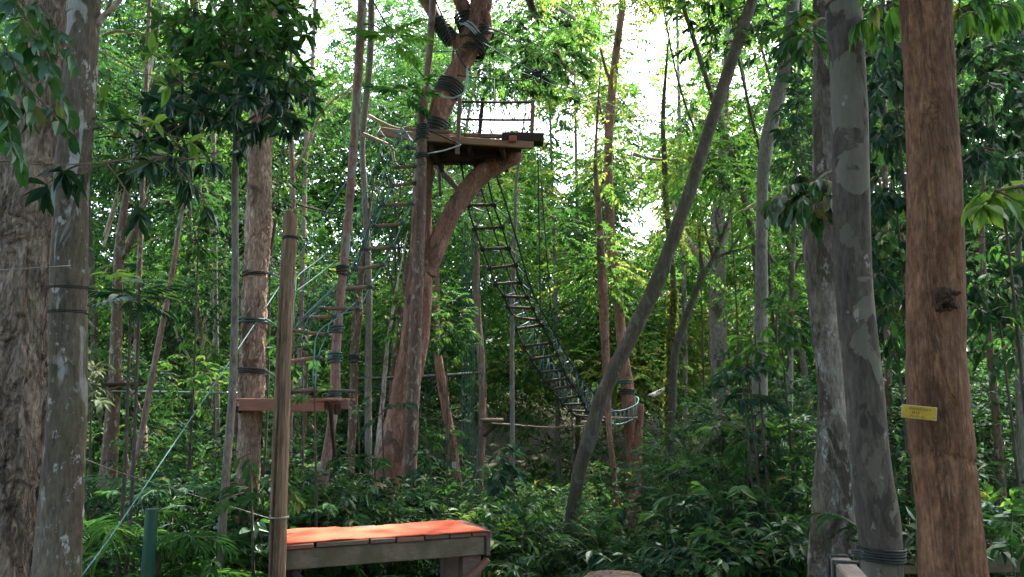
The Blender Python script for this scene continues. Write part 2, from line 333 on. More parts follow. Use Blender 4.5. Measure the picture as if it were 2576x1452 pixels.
# ---------------------------------------------------------------- trunks
def rough_fn(amp=.05, fs=3.0, flutes=0, famp=0, fl_low=1.5, seed=0, bumps=0, flake=0, fks=1.0, bulges=()):
    def f(th, L, p):
        q = p * np.array([fs * 4, fs * 4, fs]); r = 1 + amp * noise(q, seed) + amp * .5 * noise(q * 2.7, seed + 1)
        if flutes:
            k = np.clip((fl_low - p[..., 2]) / fl_low, 0, 1) ** 1.3
            r = r + famp * k * (np.abs(np.cos(th * flutes / 2 + .6 * noise(p * .8, seed + 2))) * 1.6 - .8) * 1.2
        if flake:
            qa = p * np.array([26, 26, 11]) * fks + 2.0 * noise(p * 9, seed + 21)[..., None]; qb = p * np.array([60, 60, 22]) * fks + 1.5 * noise(p * 20, seed + 22)[..., None]
            r = r + flake * (np.clip(noise(qa, seed + 23) * 5, -1, 1) + .45 * np.clip(noise(qb, seed + 24) * 5, -1, 1)) - flake * 1.5 * np.exp(-(noise(p * np.array([13, 13, 2.2]) * fks, seed + 25) / .06) ** 2)
        for bz, ba, bw in bulges: r = r + ba * np.exp(-((p[..., 2] - bz + .02 * np.sin(th * 2)) / bw) ** 2) * (.7 + .3 * np.cos(th - 1.2))
        if bumps: r = r + bumps * np.clip(noise(q * .8, seed + 5) - .45, 0, 1) * 2
        return r
    return f
def trunk_pts(rows, Y):
    """rows (px, py, width_px[, Y]) -> world points and radii"""
    P = []; Rr = []
    for r in rows:
        y = r[3] if len(r) > 3 else Y; p = at(r[0], r[1], y); P.append(p)
        dz = (p[1]) * math.cos(PITCH) + (p[2] - 2.6) * math.sin(PITCH); Rr.append(r[2] / 2 * dz / F)
    return np.array(P), np.array(Rr)
def to_ground(P, Rr, flare=1.25):
    """carry the lower end on down to the ground"""
    if P[-1][2] > -.1:
        d = nrm(P[-1] - P[-2]); 
        if d[2] > -.5: d = nrm(np.array([d[0], d[1], -1.0]))
        n = (P[-1][2] + .15) / -d[2]
        P = np.vstack([P, P[-1] + d * n * .5, P[-1] + d * n]); Rr = np.r_[Rr, Rr[-1] * (1 + (flare - 1) * .4), Rr[-1] * flare]
    return P, Rr
def to_sky(P, Rr, h, taper=.6):
    d = nrm(P[0] - P[1]); 
    if P[0][2] < h:
        e = P[0] + d * (h - P[0][2]) / max(d[2], .3); P = np.vstack([e, (e + P[0]) / 2, P]); Rr = np.r_[Rr[0] * taper, Rr[0] * (1 + taper) / 2, Rr]
    return P, Rr
def tree(name, label, rows, Y, mat, cat='tree', n=16, step=.12, amp=.05, top=None, ground=True, group=None, limbs=(), limbmat=None, crown=None, cap=True, **rk):
    """a tree: trunk (with limbs as branches) and, where it has one, a crown"""
    P, Rr = trunk_pts(rows, Y)
    if ground: P, Rr = to_ground(P, Rr)
    if top: P, Rr = to_sky(P, Rr, top)
    elif cat == 'tree':
        d = nrm(P[0] - P[1] + [0, 0, .05]); e = P[0] + d * .9 + [.08, 0, 0]; P = np.vstack([e + d * .9 + [.1, 0, 0], e, P]); Rr = np.r_[Rr[0] * .12, Rr[0] * .6, Rr]
    t = thing(name, label, cat, (P[-1][0], P[-1][1], 0 if ground else P[-1][2]), group)
    MB().tube(P, Rr, n, step, cap, rough_fn(amp, **rk)).build('trunk', mat, t, True)
    for l in limbs:
        LP, LR = trunk_pts(l, Y)
        if l[-1][1] < 0: d = nrm(LP[-1] - LP[-2]); LP = np.vstack([LP, LP[-1] + d * 1.2 + [.1, 0, .2], LP[-1] + d * 2.6 + [0, .2, .7]]); LR = np.r_[LR, LR[-1] * .7, LR[-1] * .3]
        MB().tube(LP, LR, max(6, n // 2), step * .7, True, rough_fn(amp * 1.2, seed=4)).build('branch', limbmat or mat, t, True)
    t['_top'] = [float(x) for x in P[0]]
    return t
B = {}
B['flaky'] = bark('bark_flaky', (.22, .16, .12), (.46, .355, .275), crack=1.0, cscale=12, cstretch=.22, bump=1.0, bdist=.03, fine=60, lichen=(.4, .38, .33), lthr=.68, moss=(.10, .10, .05), mthr=.62)
B['lichen'] = bark('bark_lichen', (.07, .054, .038), (.15, .122, .09), patch=(.38, .37, .35), pscale=10, pthr=.585, psharp=.05, pstretch=.35, lichen=(.42, .41, .39), lthr=.585, lscale=18, moss=(.07, .075, .03), bump=.35, rings=5, seed=2)
B['patchy'] = bark('bark_patchy', (.062, .052, .043), (.105, .088, .072), patch=(.175, .165, .13), pscale=3.0, pthr=.53, psharp=.012, pstretch=.8, fine=40, lichen=(.33, .31, .27), lthr=.63, lscale=12, bump=.35, bdist=.006, seed=4.6)
B['pale'] = bark('bark_pale', (.20, .17, .14), (.32, .28, .24), patch=(.09, .068, .052), pscale=6, pthr=.54, pstretch=.45, lichen=(.50, .48, .44), lthr=.57, lscale=11, moss=(.11, .095, .045), mthr=.46, crack=.6, cscale=26, bump=.7, seed=6)
B['red'] = bark('bark_red', (.16, .075, .042), (.31, .155, .088), patch=(.27, .155, .10), pscale=3.2, pthr=.58, psharp=.12, pstretch=.4, fine=50, stretch=.4, crack=.5, cscale=20, cstretch=.12, bump=.6, bdist=.012, rings=3, moss=(.075, .04, .025), mthr=.47, seed=8)  # large dark clouds of colour stand in for shade on the trunk
B['orange'] = bark('bark_orange', (.42, .27, .195), (.62, .45, .345), patch=(.20, .11, .075), pscale=7, pthr=.56, psharp=.08, fine=55, stretch=.3, crack=.75, cscale=24, cstretch=.3, bump=1.0, bdist=.02, seed=10)
B['brick'] = bark('bark_brick', (.31, .145, .10), (.50, .29, .22), patch=(.17, .12, .095), pscale=5, pthr=.57, psharp=.06, lichen=(.42, .37, .32), lthr=.64, lscale=22, crack=.45, cscale=30, bump=.8, bdist=.015, seed=12)
B['dark'] = bark('bark_dark', (.115, .07, .052), (.19, .13, .10), patch=(.38, .34, .27), pscale=18, pthr=.57, psharp=.03, lichen=(.35, .32, .26), lthr=.66, lscale=25, bump=.5, seed=14)
B['mottle'] = bark('bark_mottle', (.20, .115, .09), (.32, .21, .175), patch=(.32, .30, .28), pscale=9, pthr=.55, psharp=.03, pstretch=.4, lichen=(.4, .39, .37), lthr=.64, rings=6, bump=.4, seed=16)
B['grey'] = bark('bark_grey', (.15, .135, .11), (.23, .21, .175), lichen=(.38, .37, .34), lthr=.62, moss=(.08, .09, .045), mthr=.55, rings=5, bump=.4, seed=18)
B['mossy'] = bark('bark_mossy', (.085, .066, .048), (.15, .122, .09), patch=(.2, .19, .17), pscale=9, pthr=.6, lichen=(.3, .3, .27), lthr=.66, moss=(.055, .07, .025), mthr=.48, bump=.5, seed=20)
B['white'] = bark('bark_white', (.45, .39, .34), (.62, .56, .5), patch=(.3, .2, .14), pscale=12, pthr=.55, crack=.5, bump=.5, seed=22)
B['stake'] = bark('wood_stake', (.25, .155, .10), (.40, .27, .18), fine=80, stretch=.06, crack=.6, cscale=22, cstretch=.05, bump=1.0, bdist=.012, seed=24)
B['vine'] = M['twig']
# ---------------------------------------------------------------- near trees
t1 = tree('flaky_bark_tree', 'huge tree with thick flaking brown bark and fluted base, at the far left edge', [(121, -60, 116), (116, 120, 118), (98, 300, 122), (78, 450, 146), (66, 700, 166), (58, 1000, 172), (48, 1300, 190), (38, 1560, 215)], 4.5, B['flaky'], n=160, step=.009, amp=.05, fs=6, flutes=5, famp=.34, fl_low=3.8, top=9, bumps=.06, flake=.035)
t2 = tree('lichen_tree', 'slim dark trunk with white lichen blotches standing right in front of the huge flaky tree', [(211, -60, 78), (209, 60, 76), (199, 250, 79), (182, 450, 78), (173, 700, 85), (171, 976, 88), (160, 1176, 98), (142, 1450, 112), (130, 1640, 130)], 4.0, B['lichen'], n=48, step=.03, amp=.035, fs=3, flutes=4, famp=.26, fl_low=2.4, top=8.5, bumps=.05,
          limbs=[[(240, 62, 18), (272, 30, 15), (312, -12, 12)]], limbmat=M['branch_pale'])
t3 = tree('grey_sapling', 'thin grey stem with rings carrying the dark leafy crown over the left of the course', [(596, 150, 13), (594, 330, 16), (591, 500, 18), (592, 726, 18), (585, 976, 20), (568, 1200, 20), (550, 1452, 23)], 6.5, B['grey'], n=14, step=.06)
t4 = tree('orange_bark_tree', 'tall tree with peeling orange brown bark, its trunk ringed with green ropes', [(684, -60, 44), (676, 60, 46), (665, 200, 52), (655, 350, 57), (652, 500, 60), (650, 570, 66), (647, 640, 60), (641, 740, 60), (637, 876, 64), (631, 991, 64), (629, 1051, 57), (625, 1176, 57), (616, 1450, 56)], 8.0, B['orange'], n=56, step=.02, amp=.045, fs=5, top=11, bumps=.08, flake=.035, fks=1.3)
t5 = tree('mottled_thin_tree', 'thin leaning trunk with red and grey mottled bark rising from the lower platform', [(913, -60, 22), (909, 50, 23), (897, 250, 22), (887, 400, 21), (876, 550, 21), (861, 700, 23), (854, 776, 23), (846, 876, 24), (842, 991, 26), (833, 1076, 24), (818, 1176, 27), (803, 1300, 28), (796, 1450, 31)], 8.6, B['mottle'], n=16, step=.05, top=11.5)
t6 = tree('slender_back_tree', 'slender grey brown trunk just behind the rungs of the left rope ladder', [(935, -50, 16), (931, 150, 18), (912, 350, 15), (918, 500, 16), (928, 726, 17), (926, 976, 18), (927, 1226, 19)], 12, B['grey'], n=12, top=14)
t7 = tree('dark_post', 'dark mottled upright log cut off flat, lashed in front of the forked tree', [(1064, 243, 25), (1062, 300, 26), (1060, 450, 25), (1052, 700, 27), (1047, 780, 32), (1040, 976, 34), (1029, 1176, 31), (1024, 1270, 31)], 9.2, B['dark'], cat='post', n=20, step=.04, amp=.03)
t8 = tree('pinkish_thin_tree', 'thin pinkish trunk rising out from behind the top of the dark post', [(1090, -60, 18), (1088, 20, 18), (1080, 130, 18), (1073, 200, 17), (1068, 250, 17), (1062, 600, 18), (1050, 900, 18)], 9.9, B['mottle'], n=12, top=12)
t9 = tree('forked_red_tree', 'big forked reddish tree that carries the high platform on its bent limb',
          [(1192, 78, 62), (1184, 110, 58), (1168, 145, 50), (1142, 195, 52), (1117, 250, 58), (1097, 305, 46), (1074, 360, 48), (1064, 450, 48), (1061, 560, 50), (1059, 640, 56), (1054, 740, 68), (1040, 876, 70), (1015, 1001, 68), (985, 1141, 66), (955, 1320, 74)], 10, B['brick'], n=40, step=.03, amp=.07, fs=3, bumps=.12, flake=.02,
          limbs=[[(1072, 690, 52), (1092, 636, 50), (1107, 600, 48), (1130, 550, 47), (1160, 500, 47), (1200, 450, 48), (1245, 415, 50), (1280, 392, 58), (1306, 378, 40)],
                 [(1178, 118, 40), (1140, 96, 34), (1110, 66, 30), (1088, 30, 30), (1066, -10, 34), (1040, -50, 34)],
                 [(1190, 100, 36), (1180, 60, 38), (1166, 20, 36), (1148, -20, 36), (1120, -70, 36)],
                 [(1196, 110, 44), (1213, 90, 44), (1216, 50, 44), (1205, 10, 42), (1196, -50, 38)]])
t10 = tree('leaning_tree', 'long mossy trunk leaning steeply to the right across the middle of the wood', [(1904, -50, 27), (1893, 0, 27), (1850, 125, 29), (1809, 250, 31), (1770, 370, 31), (1729, 500, 32), (1690, 610, 34), (1646, 725, 39), (1590, 840, 37), (1524, 976, 37), (1492, 1070, 36), (1461, 1176, 34), (1430, 1336, 33)], 9.0, B['mossy'], n=24, step=.05, top=9, amp=.07, bumps=.12, flake=.015)
t11 = tree('crooked_grey_tree', 'grey brown trunk bending to the right near its top beneath the hanging leaves', [(2000, -40, 30), (1990, 60, 32), (1976, 165, 36), (1960, 235, 34), (1942, 300, 34), (1926, 380, 34), (1917, 500, 28), (1915, 725, 31), (1911, 976, 38), (1907, 1226, 37)], 9.5, B['grey'], n=24, step=.05, top=10, amp=.07, bumps=.12, flake=.015)
t12 = tree('pale_bark_tree', 'pale blotchy trunk standing half behind the dark patchy trunk on the right', [(2078, -60, 62), (2079, 40, 64), (2084, 250, 74), (2082, 480, 76), (2064, 580, 84), (2068, 726, 74), (2080, 850, 66), (2092, 976, 66), (2096, 1080, 80), (2098, 1176, 92), (2098, 1320, 110), (2096, 1452, 122)], 5.0, B['pale'], n=64, step=.02, amp=.035, top=9, flake=.012)
t13 = tree('patchy_tree', 'trunk with dark bark and large grey green patches, tied to the railing', [(2119, -60, 84), (2122, 30, 85), (2136, 250, 86), (2141, 500, 88), (2148, 725, 90), (2173, 976, 92), (2191, 1176, 98), (2208, 1300, 104), (2216, 1380, 100), (2220, 1470, 100), (2222, 1640, 112)], 4.0, B['patchy'], n=48, step=.03, amp=.022, top=8)
t14 = tree('red_bark_tree', 'smooth rust red trunk with a knot hole and a small yellow sign', [(2322, -60, 116), (2328, 20, 118), (2341, 250, 118), (2351, 500, 126), (2354, 730, 134), (2354, 860, 134), (2357, 976, 142), (2374, 1176, 148), (2390, 1326, 150), (2398, 1452, 158), (2404, 1640, 170)], 3.3, B['red'], n=128, step=.012, amp=.035, fs=2.2, top=8, bumps=.16, flake=.006, fks=.5, bulges=[(at(2360, 1150, 3.3)[2], -.07, .012), (at(2360, 1110, 3.3)[2], .05, .07), (at(2360, 1180, 3.3)[2], .03, .04), (at(2360, 960, 3.3)[2], .03, .12), (at(2360, 640, 3.3)[2], .03, .12), (at(2360, 790, 3.3)[2], .025, .08)])
# knot hole and burl of the red tree
kc = at(2381, 752, 3.185); rk = np.random.default_rng(5); kb = MB()
for i in range(24):
    a_ = rk.uniform(0, 6.28); r_ = rk.uniform(0, .042); p_ = kc + np.array([math.cos(a_) * r_ * .9, rk.uniform(-.012, .012), math.sin(a_) * r_ * 1.2])
    kb.tube([p_ + [0, .02, 0], p_ + rk.normal(0, .006, 3), p_ + [rk.normal(0, .012), -.022, rk.normal(0, .012)]], [.008, rk.uniform(.012, .021), .005], 8, .004, True, rough_fn(.25, 20, seed=i))
kb.build('knot', bark('bark_knot', (.03, .018, .012), (.09, .05, .035), bump=1), t14, True)
# ---------------------------------------------------------------- trees of the middle distance
tree('roped_red_tree', 'red brown trunk wound with ropes that holds the far platform at the bridge end', [(1575, -60, 15), (1568, 0, 16), (1548, 150, 20), (1538, 250, 22), (1530, 400, 22), (1537, 600, 25), (1553, 726, 26), (1565, 876, 26), (1578, 976, 33), (1590, 1100, 36), (1593, 1250, 34), (1590, 1420, 36)], 15, B['brick'], n=18, step=.12, top=18, limbs=[[(1540, 215, 10), (1524, 175, 8), (1510, 120, 6)], [(1530, 330, 9), (1514, 290, 7), (1504, 240, 5)]])
tree('twin_thin_tree', 'thinner brown trunk standing just left of the roped red trunk', [(1498, 400, 9), (1502, 480, 14), (1510, 600, 18), (1516, 726, 25), (1522, 860, 22), (1528, 976, 20), (1532, 1076, 15), (1547, 1226, 13), (1555, 1420, 14)], 13, B['brick'], n=12)
tree('broken_stump', 'tall broken splintered stump beside the far platform', [(1613, 1016, 15), (1609, 1060, 18), (1605, 1120, 22), (1600, 1250, 26), (1596, 1420, 28)], 14.6, B['brick'], cat='stump', n=12)
tree('pole_tree', 'straight thin bare grey pole stem between the rope bridge and the wrapped tree', [(1299, 460, 7), (1296, 560, 9), (1291, 726, 11), (1288, 876, 11), (1289, 1076, 12), (1287, 1226, 13), (1281, 1440, 14)], 12, B['grey'], n=10)
tree('ladder_side_tree', 'brown trunk hung about with many thin vertical ropes behind the forked tree', [(1199, 560, 13), (1198, 650, 16), (1200, 776, 18), (1212, 926, 20), (1214, 1060, 18), (1207, 1180, 22), (1206, 1300, 23)], 16, B['mottle'], n=12)
tree('bent_pink_tree', 'short bent trunk with pink bark and a small tag, right of the forked tree', [(1098, 860, 18), (1101, 890, 20), (1113, 976, 24), (1124, 1040, 22), (1140, 1130, 25), (1150, 1240, 27)], 13, B['brick'], n=12)
tree('white_bark_tree', 'thin tree with bright white peeling bark left of the forked tree', [(976, 855, 9), (972, 900, 11), (963, 1001, 12), (950, 1126, 13), (944, 1200, 13)], 13, B['white'], n=10)
tree('roped_dark_tree', 'dark trunk behind the lower platform, bound with dark rope', [(902, 740, 20), (900, 790, 26), (893, 870, 22), (889, 1000, 22), (880, 1200, 22)], 12, B['dark'], n=12)
t22 = tree('platform_tree', 'dark trunk at the left holding a small distant platform', [(320, 480, 16), (308, 560, 20), (300, 640, 24), (293, 830, 28), (288, 960, 30), (278, 1120, 38), (268, 1240, 44)], 11, B['dark'], n=16, limbs=[[(305, 650, 16), (335, 600, 16), (352, 540, 14), (372, 500, 10)]])
tree('leaning_pink_tree', 'slender pinkish stem slanting to the right in front of the left undergrowth', [(452, 560, 10), (441, 640, 13), (424, 740, 14), (400, 860, 15), (377, 976, 15), (352, 1110, 14), (318, 1226, 12), (306, 1330, 12)], 9, B['mottle'], n=10)
tree('thick_far_tree', 'thick grey flaking trunk far back, right of the leaning trunk', [(1822, 300, 20), (1816, 450, 26), (1806, 560, 36), (1805, 726, 42), (1806, 850, 42), (1812, 976, 44), (1816, 1240, 48)], 17, B['pale'], n=18, top=13, limbs=[[(1800, 690, 20), (1775, 660, 18), (1745, 625, 16), (1719, 588, 15), (1700, 540, 10), (1684, 470, 8)], [(1816, 640, 12), (1836, 560, 10), (1850, 480, 8)]], limbmat=M['branch_pale'])
tv = tree('vine_covered_tree', 'thin trunk thickly covered with small climbing leaves', [(1668, 300, 12), (1672, 420, 14), (1674, 490, 15), (1684, 600, 14), (1695, 726, 14), (1690, 830, 18), (1684, 1000, 18), (1682, 1170, 18), (1684, 1300, 16)], 14, B['mossy'], n=10)
td = tree('dark_forked_tree', 'dark many-branched small tree in front of the thick far trunk', [(1850, 470, 6), (1840, 520, 8), (1822, 580, 10), (1794, 650, 12), (1770, 690, 14), (1748, 740, 16), (1722, 810, 18), (1700, 880, 20), (1692, 1000, 20), (1690, 1250, 22)], 13.6, M['branch_dark'], n=10, step=.1,
     limbs=[[(1794, 650, 10), (1830, 636, 8), (1880, 622, 7), (1930, 600, 4)], [(1794, 650, 9), (1780, 600, 7), (1768, 560, 5), (1740, 540, 3)], [(1800, 640, 8), (1812, 600, 7), (1800, 545, 5), (1822, 500, 4)], [(1770, 690, 9), (1760, 620, 7), (1762, 560, 5), (1790, 500, 3)], [(1836, 632, 6), (1862, 590, 5), (1880, 540, 3)]])
tree('bare_back_tree', 'thin brown trunk rising directly behind the weathered stake', [(728, 230, 11), (732, 320, 12), (735, 420, 13), (737, 540, 14), (735, 760, 15), (730, 1000, 16)], 12, B['mottle'], n=10, limbs=[[(737, 430, 8), (772, 370, 7), (800, 300, 6), (840, 250, 5), (885, 225, 3)]], limbmat=M['branch_pale'])
tree('right_edge_tree', 'slim dark stem standing right of the rust red trunk', [(2470, 560, 13), (2476, 726, 16), (2492, 900, 17), (2506, 1050, 18), (2522, 1276, 22)], 8, B['dark'], n=12)
tree('right_corner_tree', 'slim grey stem cut by the right edge of the photo', [(2566, 150, 12), (2566, 330, 13), (2562, 560, 14), (2562, 726, 17), (2566, 940, 20), (2570, 1200, 22)], 7.4, B['grey'], n=12)
for i, (rows, Y, mt, lab) in enumerate([
    ([(352, 640, 14), (346, 800, 15), (338, 1000, 16)], 15, 'dark', 'dim trunk in the shade between the small far platform and the slanting pink stem'),
    ([(1392, 560, 8), (1398, 760, 10), (1402, 1000, 12)], 22, 'grey', 'dim far stem seen through the rungs of the right rope bridge'),
    ([(1452, 540, 9), (1456, 760, 10), (1454, 1040, 12)], 24, 'dark', 'dim far stem just right of the rope bridge'),
    ([(1716, 560, 10), (1722, 800, 12), (1725, 1040, 13)], 19, 'pale', 'pale thin stem right of the vine covered trunk'),
    ([(1995, 640, 12), (1990, 800, 14), (1986, 1050, 16)], 12, 'pale', 'pale thin stem between the crooked grey trunk and the pale blotchy trunk'),
    ([(2225, 300, 14), (2230, 700, 16), (2236, 1100, 18)], 9, 'dark', 'dark stem in the gap left of the rust red trunk'),
    ([(498, 40, 10), (520, 160, 11), (536, 330, 12), (540, 600, 12)], 14, 'grey', 'thin grey stem in the leaves left of the grey sapling'),
    ([(795, -30, 9), (786, 160, 10), (770, 380, 12), (760, 700, 13)], 18, 'mottle', 'thin stem against the bright gap left of the mottled thin trunk'),
    ([(770, 900, 12), (764, 1200, 13)], 14, 'dark', 'dark stem in the shade between stake and lower platform brace'),
    ([(1640, -30, 9), (1630, 200, 10), (1600, 420, 11), (1580, 620, 12), (1570, 900, 12)], 20, 'mottle', 'thin far trunk in the brightest part of the canopy'),
    ([(1440, -20, 10), (1428, 120, 9), (1450, 300, 9), (1470, 560, 9)], 21, 'grey', 'crooked far stem right of the high platform'),
    ([(2398, 900, 12), (2440, 1000, 12), (2450, 1250, 14)], 10, 'dark', 'dim stem just right of the rust red trunk near the ground')]):
    if i in (9, 10): continue
    tree('slim_tree', lab, rows, Y, B[mt], n=8, step=.2, top=[14, 12, 13, 15, 9, 9, None, None, None, None, None, 7][i])

# ---------------------------------------------------------------- ground
mg, t, out = newmat('ground'); v = coords(t, (1, 1, 1)); n1 = noisen(t, v, 1.2, 8, .7); n2 = noisen(t, v, 14, 5, .7)
c = mixc(t, ramp(t, n1, [(.35, 0.), (.6, 1.)]), (.045, .032, .02), (.03, .045, .015)); c = mixc(t, ramp(t, n2, [(.5, 0.), (.7, .7)]), c, (.11, .075, .045))
p = nd(t, 'ShaderNodeBsdfPrincipled', Roughness=.95); t.links.new(c, p.inputs['Base Color']); b = nd(t, 'ShaderNodeBump', Strength=.8, Distance=.05); t.links.new(n2, b.inputs['Height']); t.links.new(b.outputs[0], p.inputs['Normal']); t.links.new(p.outputs[0], out.inputs[0])
def hgt(x, y):
    x = np.asarray(x, float); y = np.asarray(y, float)
    return .12 * noise(np.stack([x * .3, y * .3, 0 * x], -1), 9) * np.clip((y - 11) / 6, 0, 1) + np.clip(y - 24, 0, 400) * .16 + np.clip(np.abs(x) - 14, 0, 300) * .06 * np.clip((y - 8) / 10, 0, 1)
gx = np.linspace(-150, 150, 121); gy = np.concatenate([np.linspace(-60, 0, 13)[:-1], np.linspace(0, 60, 81)[:-1], np.linspace(60, 300, 41)])
X, Y_ = np.meshgrid(gx, gy); Z = hgt(X, Y_); n_ = len(gx); i = np.arange(len(gy) - 1)[:, None] * n_; j = np.arange(n_ - 1)[None]
o = MB().add(np.stack([X, Y_, Z], -1), np.stack([i + j, i + j + 1, i + n_ + j + 1, i + n_ + j], -1).reshape(-1, 4)).build('ground', mg, None, True); tag(o, None, None, kind='structure')
# ---------------------------------------------------------------- timber and rope constructions
def wood(name, A, B2, seed, axis=0, green=None, dirt=None):
    st = [1, 1, 1]; st[axis] = .06
    m, t, out = newmat(name); v = coords(t, tuple(st), seed); n = noisen(t, v, 45, 6, .7); n2 = noisen(t, coords(t, (1, 1, 1), seed), 5, 4)
    c = mixc(t, ramp(t, n, [(.3, 0.), (.7, 1.)]), A, B2)
    if dirt: c = mixc(t, ramp(t, n2, [(.42, 0.), (.62, .85)]), c, dirt)
    if green: c = mixc(t, ramp(t, noisen(t, coords(t, (1, 1, .5), seed + 4), 7, 5), [(.5, 0.), (.62, .6)]), c, green)
    b = nd(t, 'ShaderNodeBump', Strength=.6, Distance=.004); t.links.new(n, b.inputs['Height']); p = nd(t, 'ShaderNodeBsdfPrincipled', Roughness=.75); p.inputs['Specular IOR Level'].default_value = .3
    t.links.new(c, p.inputs['Base Color']); t.links.new(b.outputs[0], p.inputs['Normal']); t.links.new(p.outputs[0], out.inputs[0]); return m
Wd = {'fresh': wood('wood_fresh', (.30, .17, .10), (.42, .26, .17), 1), 'dark': wood('wood_dark', (.035, .022, .018), (.07, .045, .035), 2), 'grey': wood('wood_grey', (.17, .12, .082), (.30, .225, .165), 3, dirt=(.14, .11, .06), green=(.13, .12, .065)),
      'post': wood('wood_post', (.17, .11, .08), (.27, .19, .14), 4, axis=2), 'red': wood('wood_red', (.22, .10, .07), (.33, .17, .12), 5), 'rail': wood('wood_rail', (.17, .135, .11), (.28, .235, .2), 6, axis=1, green=(.12, .12, .07), dirt=(.33, .29, .25)), 'rung': wood('wood_rung', (.06, .046, .036), (.12, .09, .066), 7),
      'redend': wood('wood_redend', (.36, .12, .08), (.45, .17, .12), 8), 'plank': wood('wood_plank', (.14, .09, .07), (.24, .17, .135), 9)}
rs = np.random.default_rng(11)
def rope(pts, r, sag=0, step=.12, mb=None, n=6):
    p = np.asarray(pts, float)
    if sag and len(p) == 2:
        q = np.linspace(0, 1, 9)[:, None]; p = p[0] + (p[1] - p[0]) * q; p[:, 2] -= sag * 4 * (q[:, 0] * (1 - q[:, 0]))
    m = mb or MB(); m.tube(p, r, n, step); return m
def coil(c, ax, R_, r, turns, pitch=2.5, seed=0):
    """rope wound round a trunk: c centre, ax axis direction, R_ trunk radius"""
    ax = nrm(np.asarray(ax, float)); u = nrm(np.cross(ax, [0, 1, 0])); v = np.cross(ax, u); th = np.linspace(0, turns * 2 * math.pi, int(turns * 22) + 1)
    z = (th / (2 * math.pi) - turns / 2) * r * pitch; g = np.random.default_rng(seed); wob = np.interp(th, np.linspace(0, th[-1], 9), g.normal(0, r * .5, 9))
    return c + ax * (z + wob)[:, None] + (u * np.cos(th)[:, None] + v * np.sin(th)[:, None]) * (R_ + r * .7)
def wrap(px, py, Y, wpx, turns, mat, label, ax=(0, 0, 1), r=.011, seed=0):
    c = at(px, py, Y); m = MB().tube(coil(np.zeros(3), ax, wpx / 2 * Y / F * 1.06, r, turns, seed=seed) + c, r, 5)
    o = m.build('rope_lashing', M[mat], None, True, base=c); tag(o, label, 'rope', 'ropes wound round trunks and posts'); return o
def boards(mb, x0, x1, y0, y1, z, n, th=.025, along='x', rng=rs, gap=.008, ends=0.02, tilt=0):
    """a row of deck boards; along = direction of their length"""
    for i in range(n):
        a_, b_ = (y0, y1) if along == 'x' else (x0, x1); q0 = a_ + (b_ - a_) * i / n + gap / 2; q1 = a_ + (b_ - a_) * (i + 1) / n - gap / 2; e = rng.uniform(-ends, ends, 2); dz = rng.uniform(-.004, .004)
        if along == 'x': mb.box(((x0 + x1 + e[0] + e[1]) / 2, (q0 + q1) / 2, z + dz), (x1 - x0 - e[0] + e[1], q1 - q0, th), bev=.004)
        else: mb.box(((q0 + q1) / 2, (y0 + y1 + e[0] + e[1]) / 2, z + dz), (q1 - q0, y1 - y0 - e[0] + e[1], th), bev=.004)
# high platform ------------------------------------------------------------
hp0 = at(1150, 350, 9.55); hp = thing('high_platform', 'high wooden platform with a thin railing perched on the forked tree', 'platform', hp0)
A = at(960, 332, 9.6); Bp = at(1362, 352, 9.6)
MB().beam(at(950, 330, 9.6), at(1050, 345, 9.5), .05, .11).beam(at(1040, 343, 9.5), at(1165, 352, 9.46), .045, .10).build('beam', Wd['fresh'], hp)
MB().beam(at(1130, 352, 9.42), at(1342, 366, 9.42), .05, .085).build('beam', Wd['fresh'], hp)
MB().beam(at(1012, 327, 9.62), at(1140, 334, 9.62), .05, .05).build('beam', Wd['plank'], hp)
MB().beam(at(1130, 340, 9.55), at(1300, 344, 9.5), .05, .05).build('beam', Wd['plank'], hp)
MB().beam(at(1262, 350, 9.5), at(1367, 352, 9.52), .22, .11).build('beam', Wd['dark'], hp)
MB().beam(at(1280, 350, 9.36), at(1300, 350, 9.36), .06, .07).build('beam_end', Wd['redend'], hp)
dk = MB(); zt = at(1150, 358, 9.5)[2]
for i in range(7):
    y0 = 9.48 + i * .135; xl = at(1062 + i * 4, 360, y0)[0]; xr = at(1332 - i * 7, 360, y0)[0] - i * .015
    dk.box(((xl + xr) / 2, y0 + .06, zt + rs.uniform(-.004, .004)), (xr - xl, .125, .03), bev=.004)
dk.build('deck', Wd['dark'], hp)
jo = MB()
for px in (1085, 1180, 1262): jo.beam(at(px, 372, 9.5) + [0, 0, -.0], at(px, 372, 9.5) + [.06, .92, 0], .05, .09)
jo.beam(at(1130, 392, 9.75), at(1250, 384, 9.85), .1, .1); jo.build('joist', Wd['dark'], hp)
pp = [(1157, 247, 1150, 388, 9.36, .052), (1341, 251, 1337, 358, 9.48, .05)]
for a0, b0, a1, b1, Y, w_ in pp: MB().beam(at(a0, b0, Y), at(a1, b1, Y), w_, .04, up=(0, 1, 0)).build('railing_post', Wd['post'], hp)
MB().beam(at(1215, 246, 10.35), at(1206, 340, 10.35), .05, .05, up=(0, 1, 0)).build('railing_post', Wd['dark'], hp)
for ya, yb, Yb in ((256, 257, 9.5), (300, 302, 9.5)):
    MB().tube([at(1158, ya, 9.38), at(1250, (ya + yb) / 2 + 1, 9.44), at(1340, yb, 9.5)], .016, 7, .1).build('rail', Wd['rung'], hp, True)
for px in (1167, 1204, 1243, 1300): MB().tube([at(px, 200 if px == 1243 else 256, 9.5), at(px + 1, 345, 9.5)], .006, 5).build('cord', M['rope_green'], hp, True)
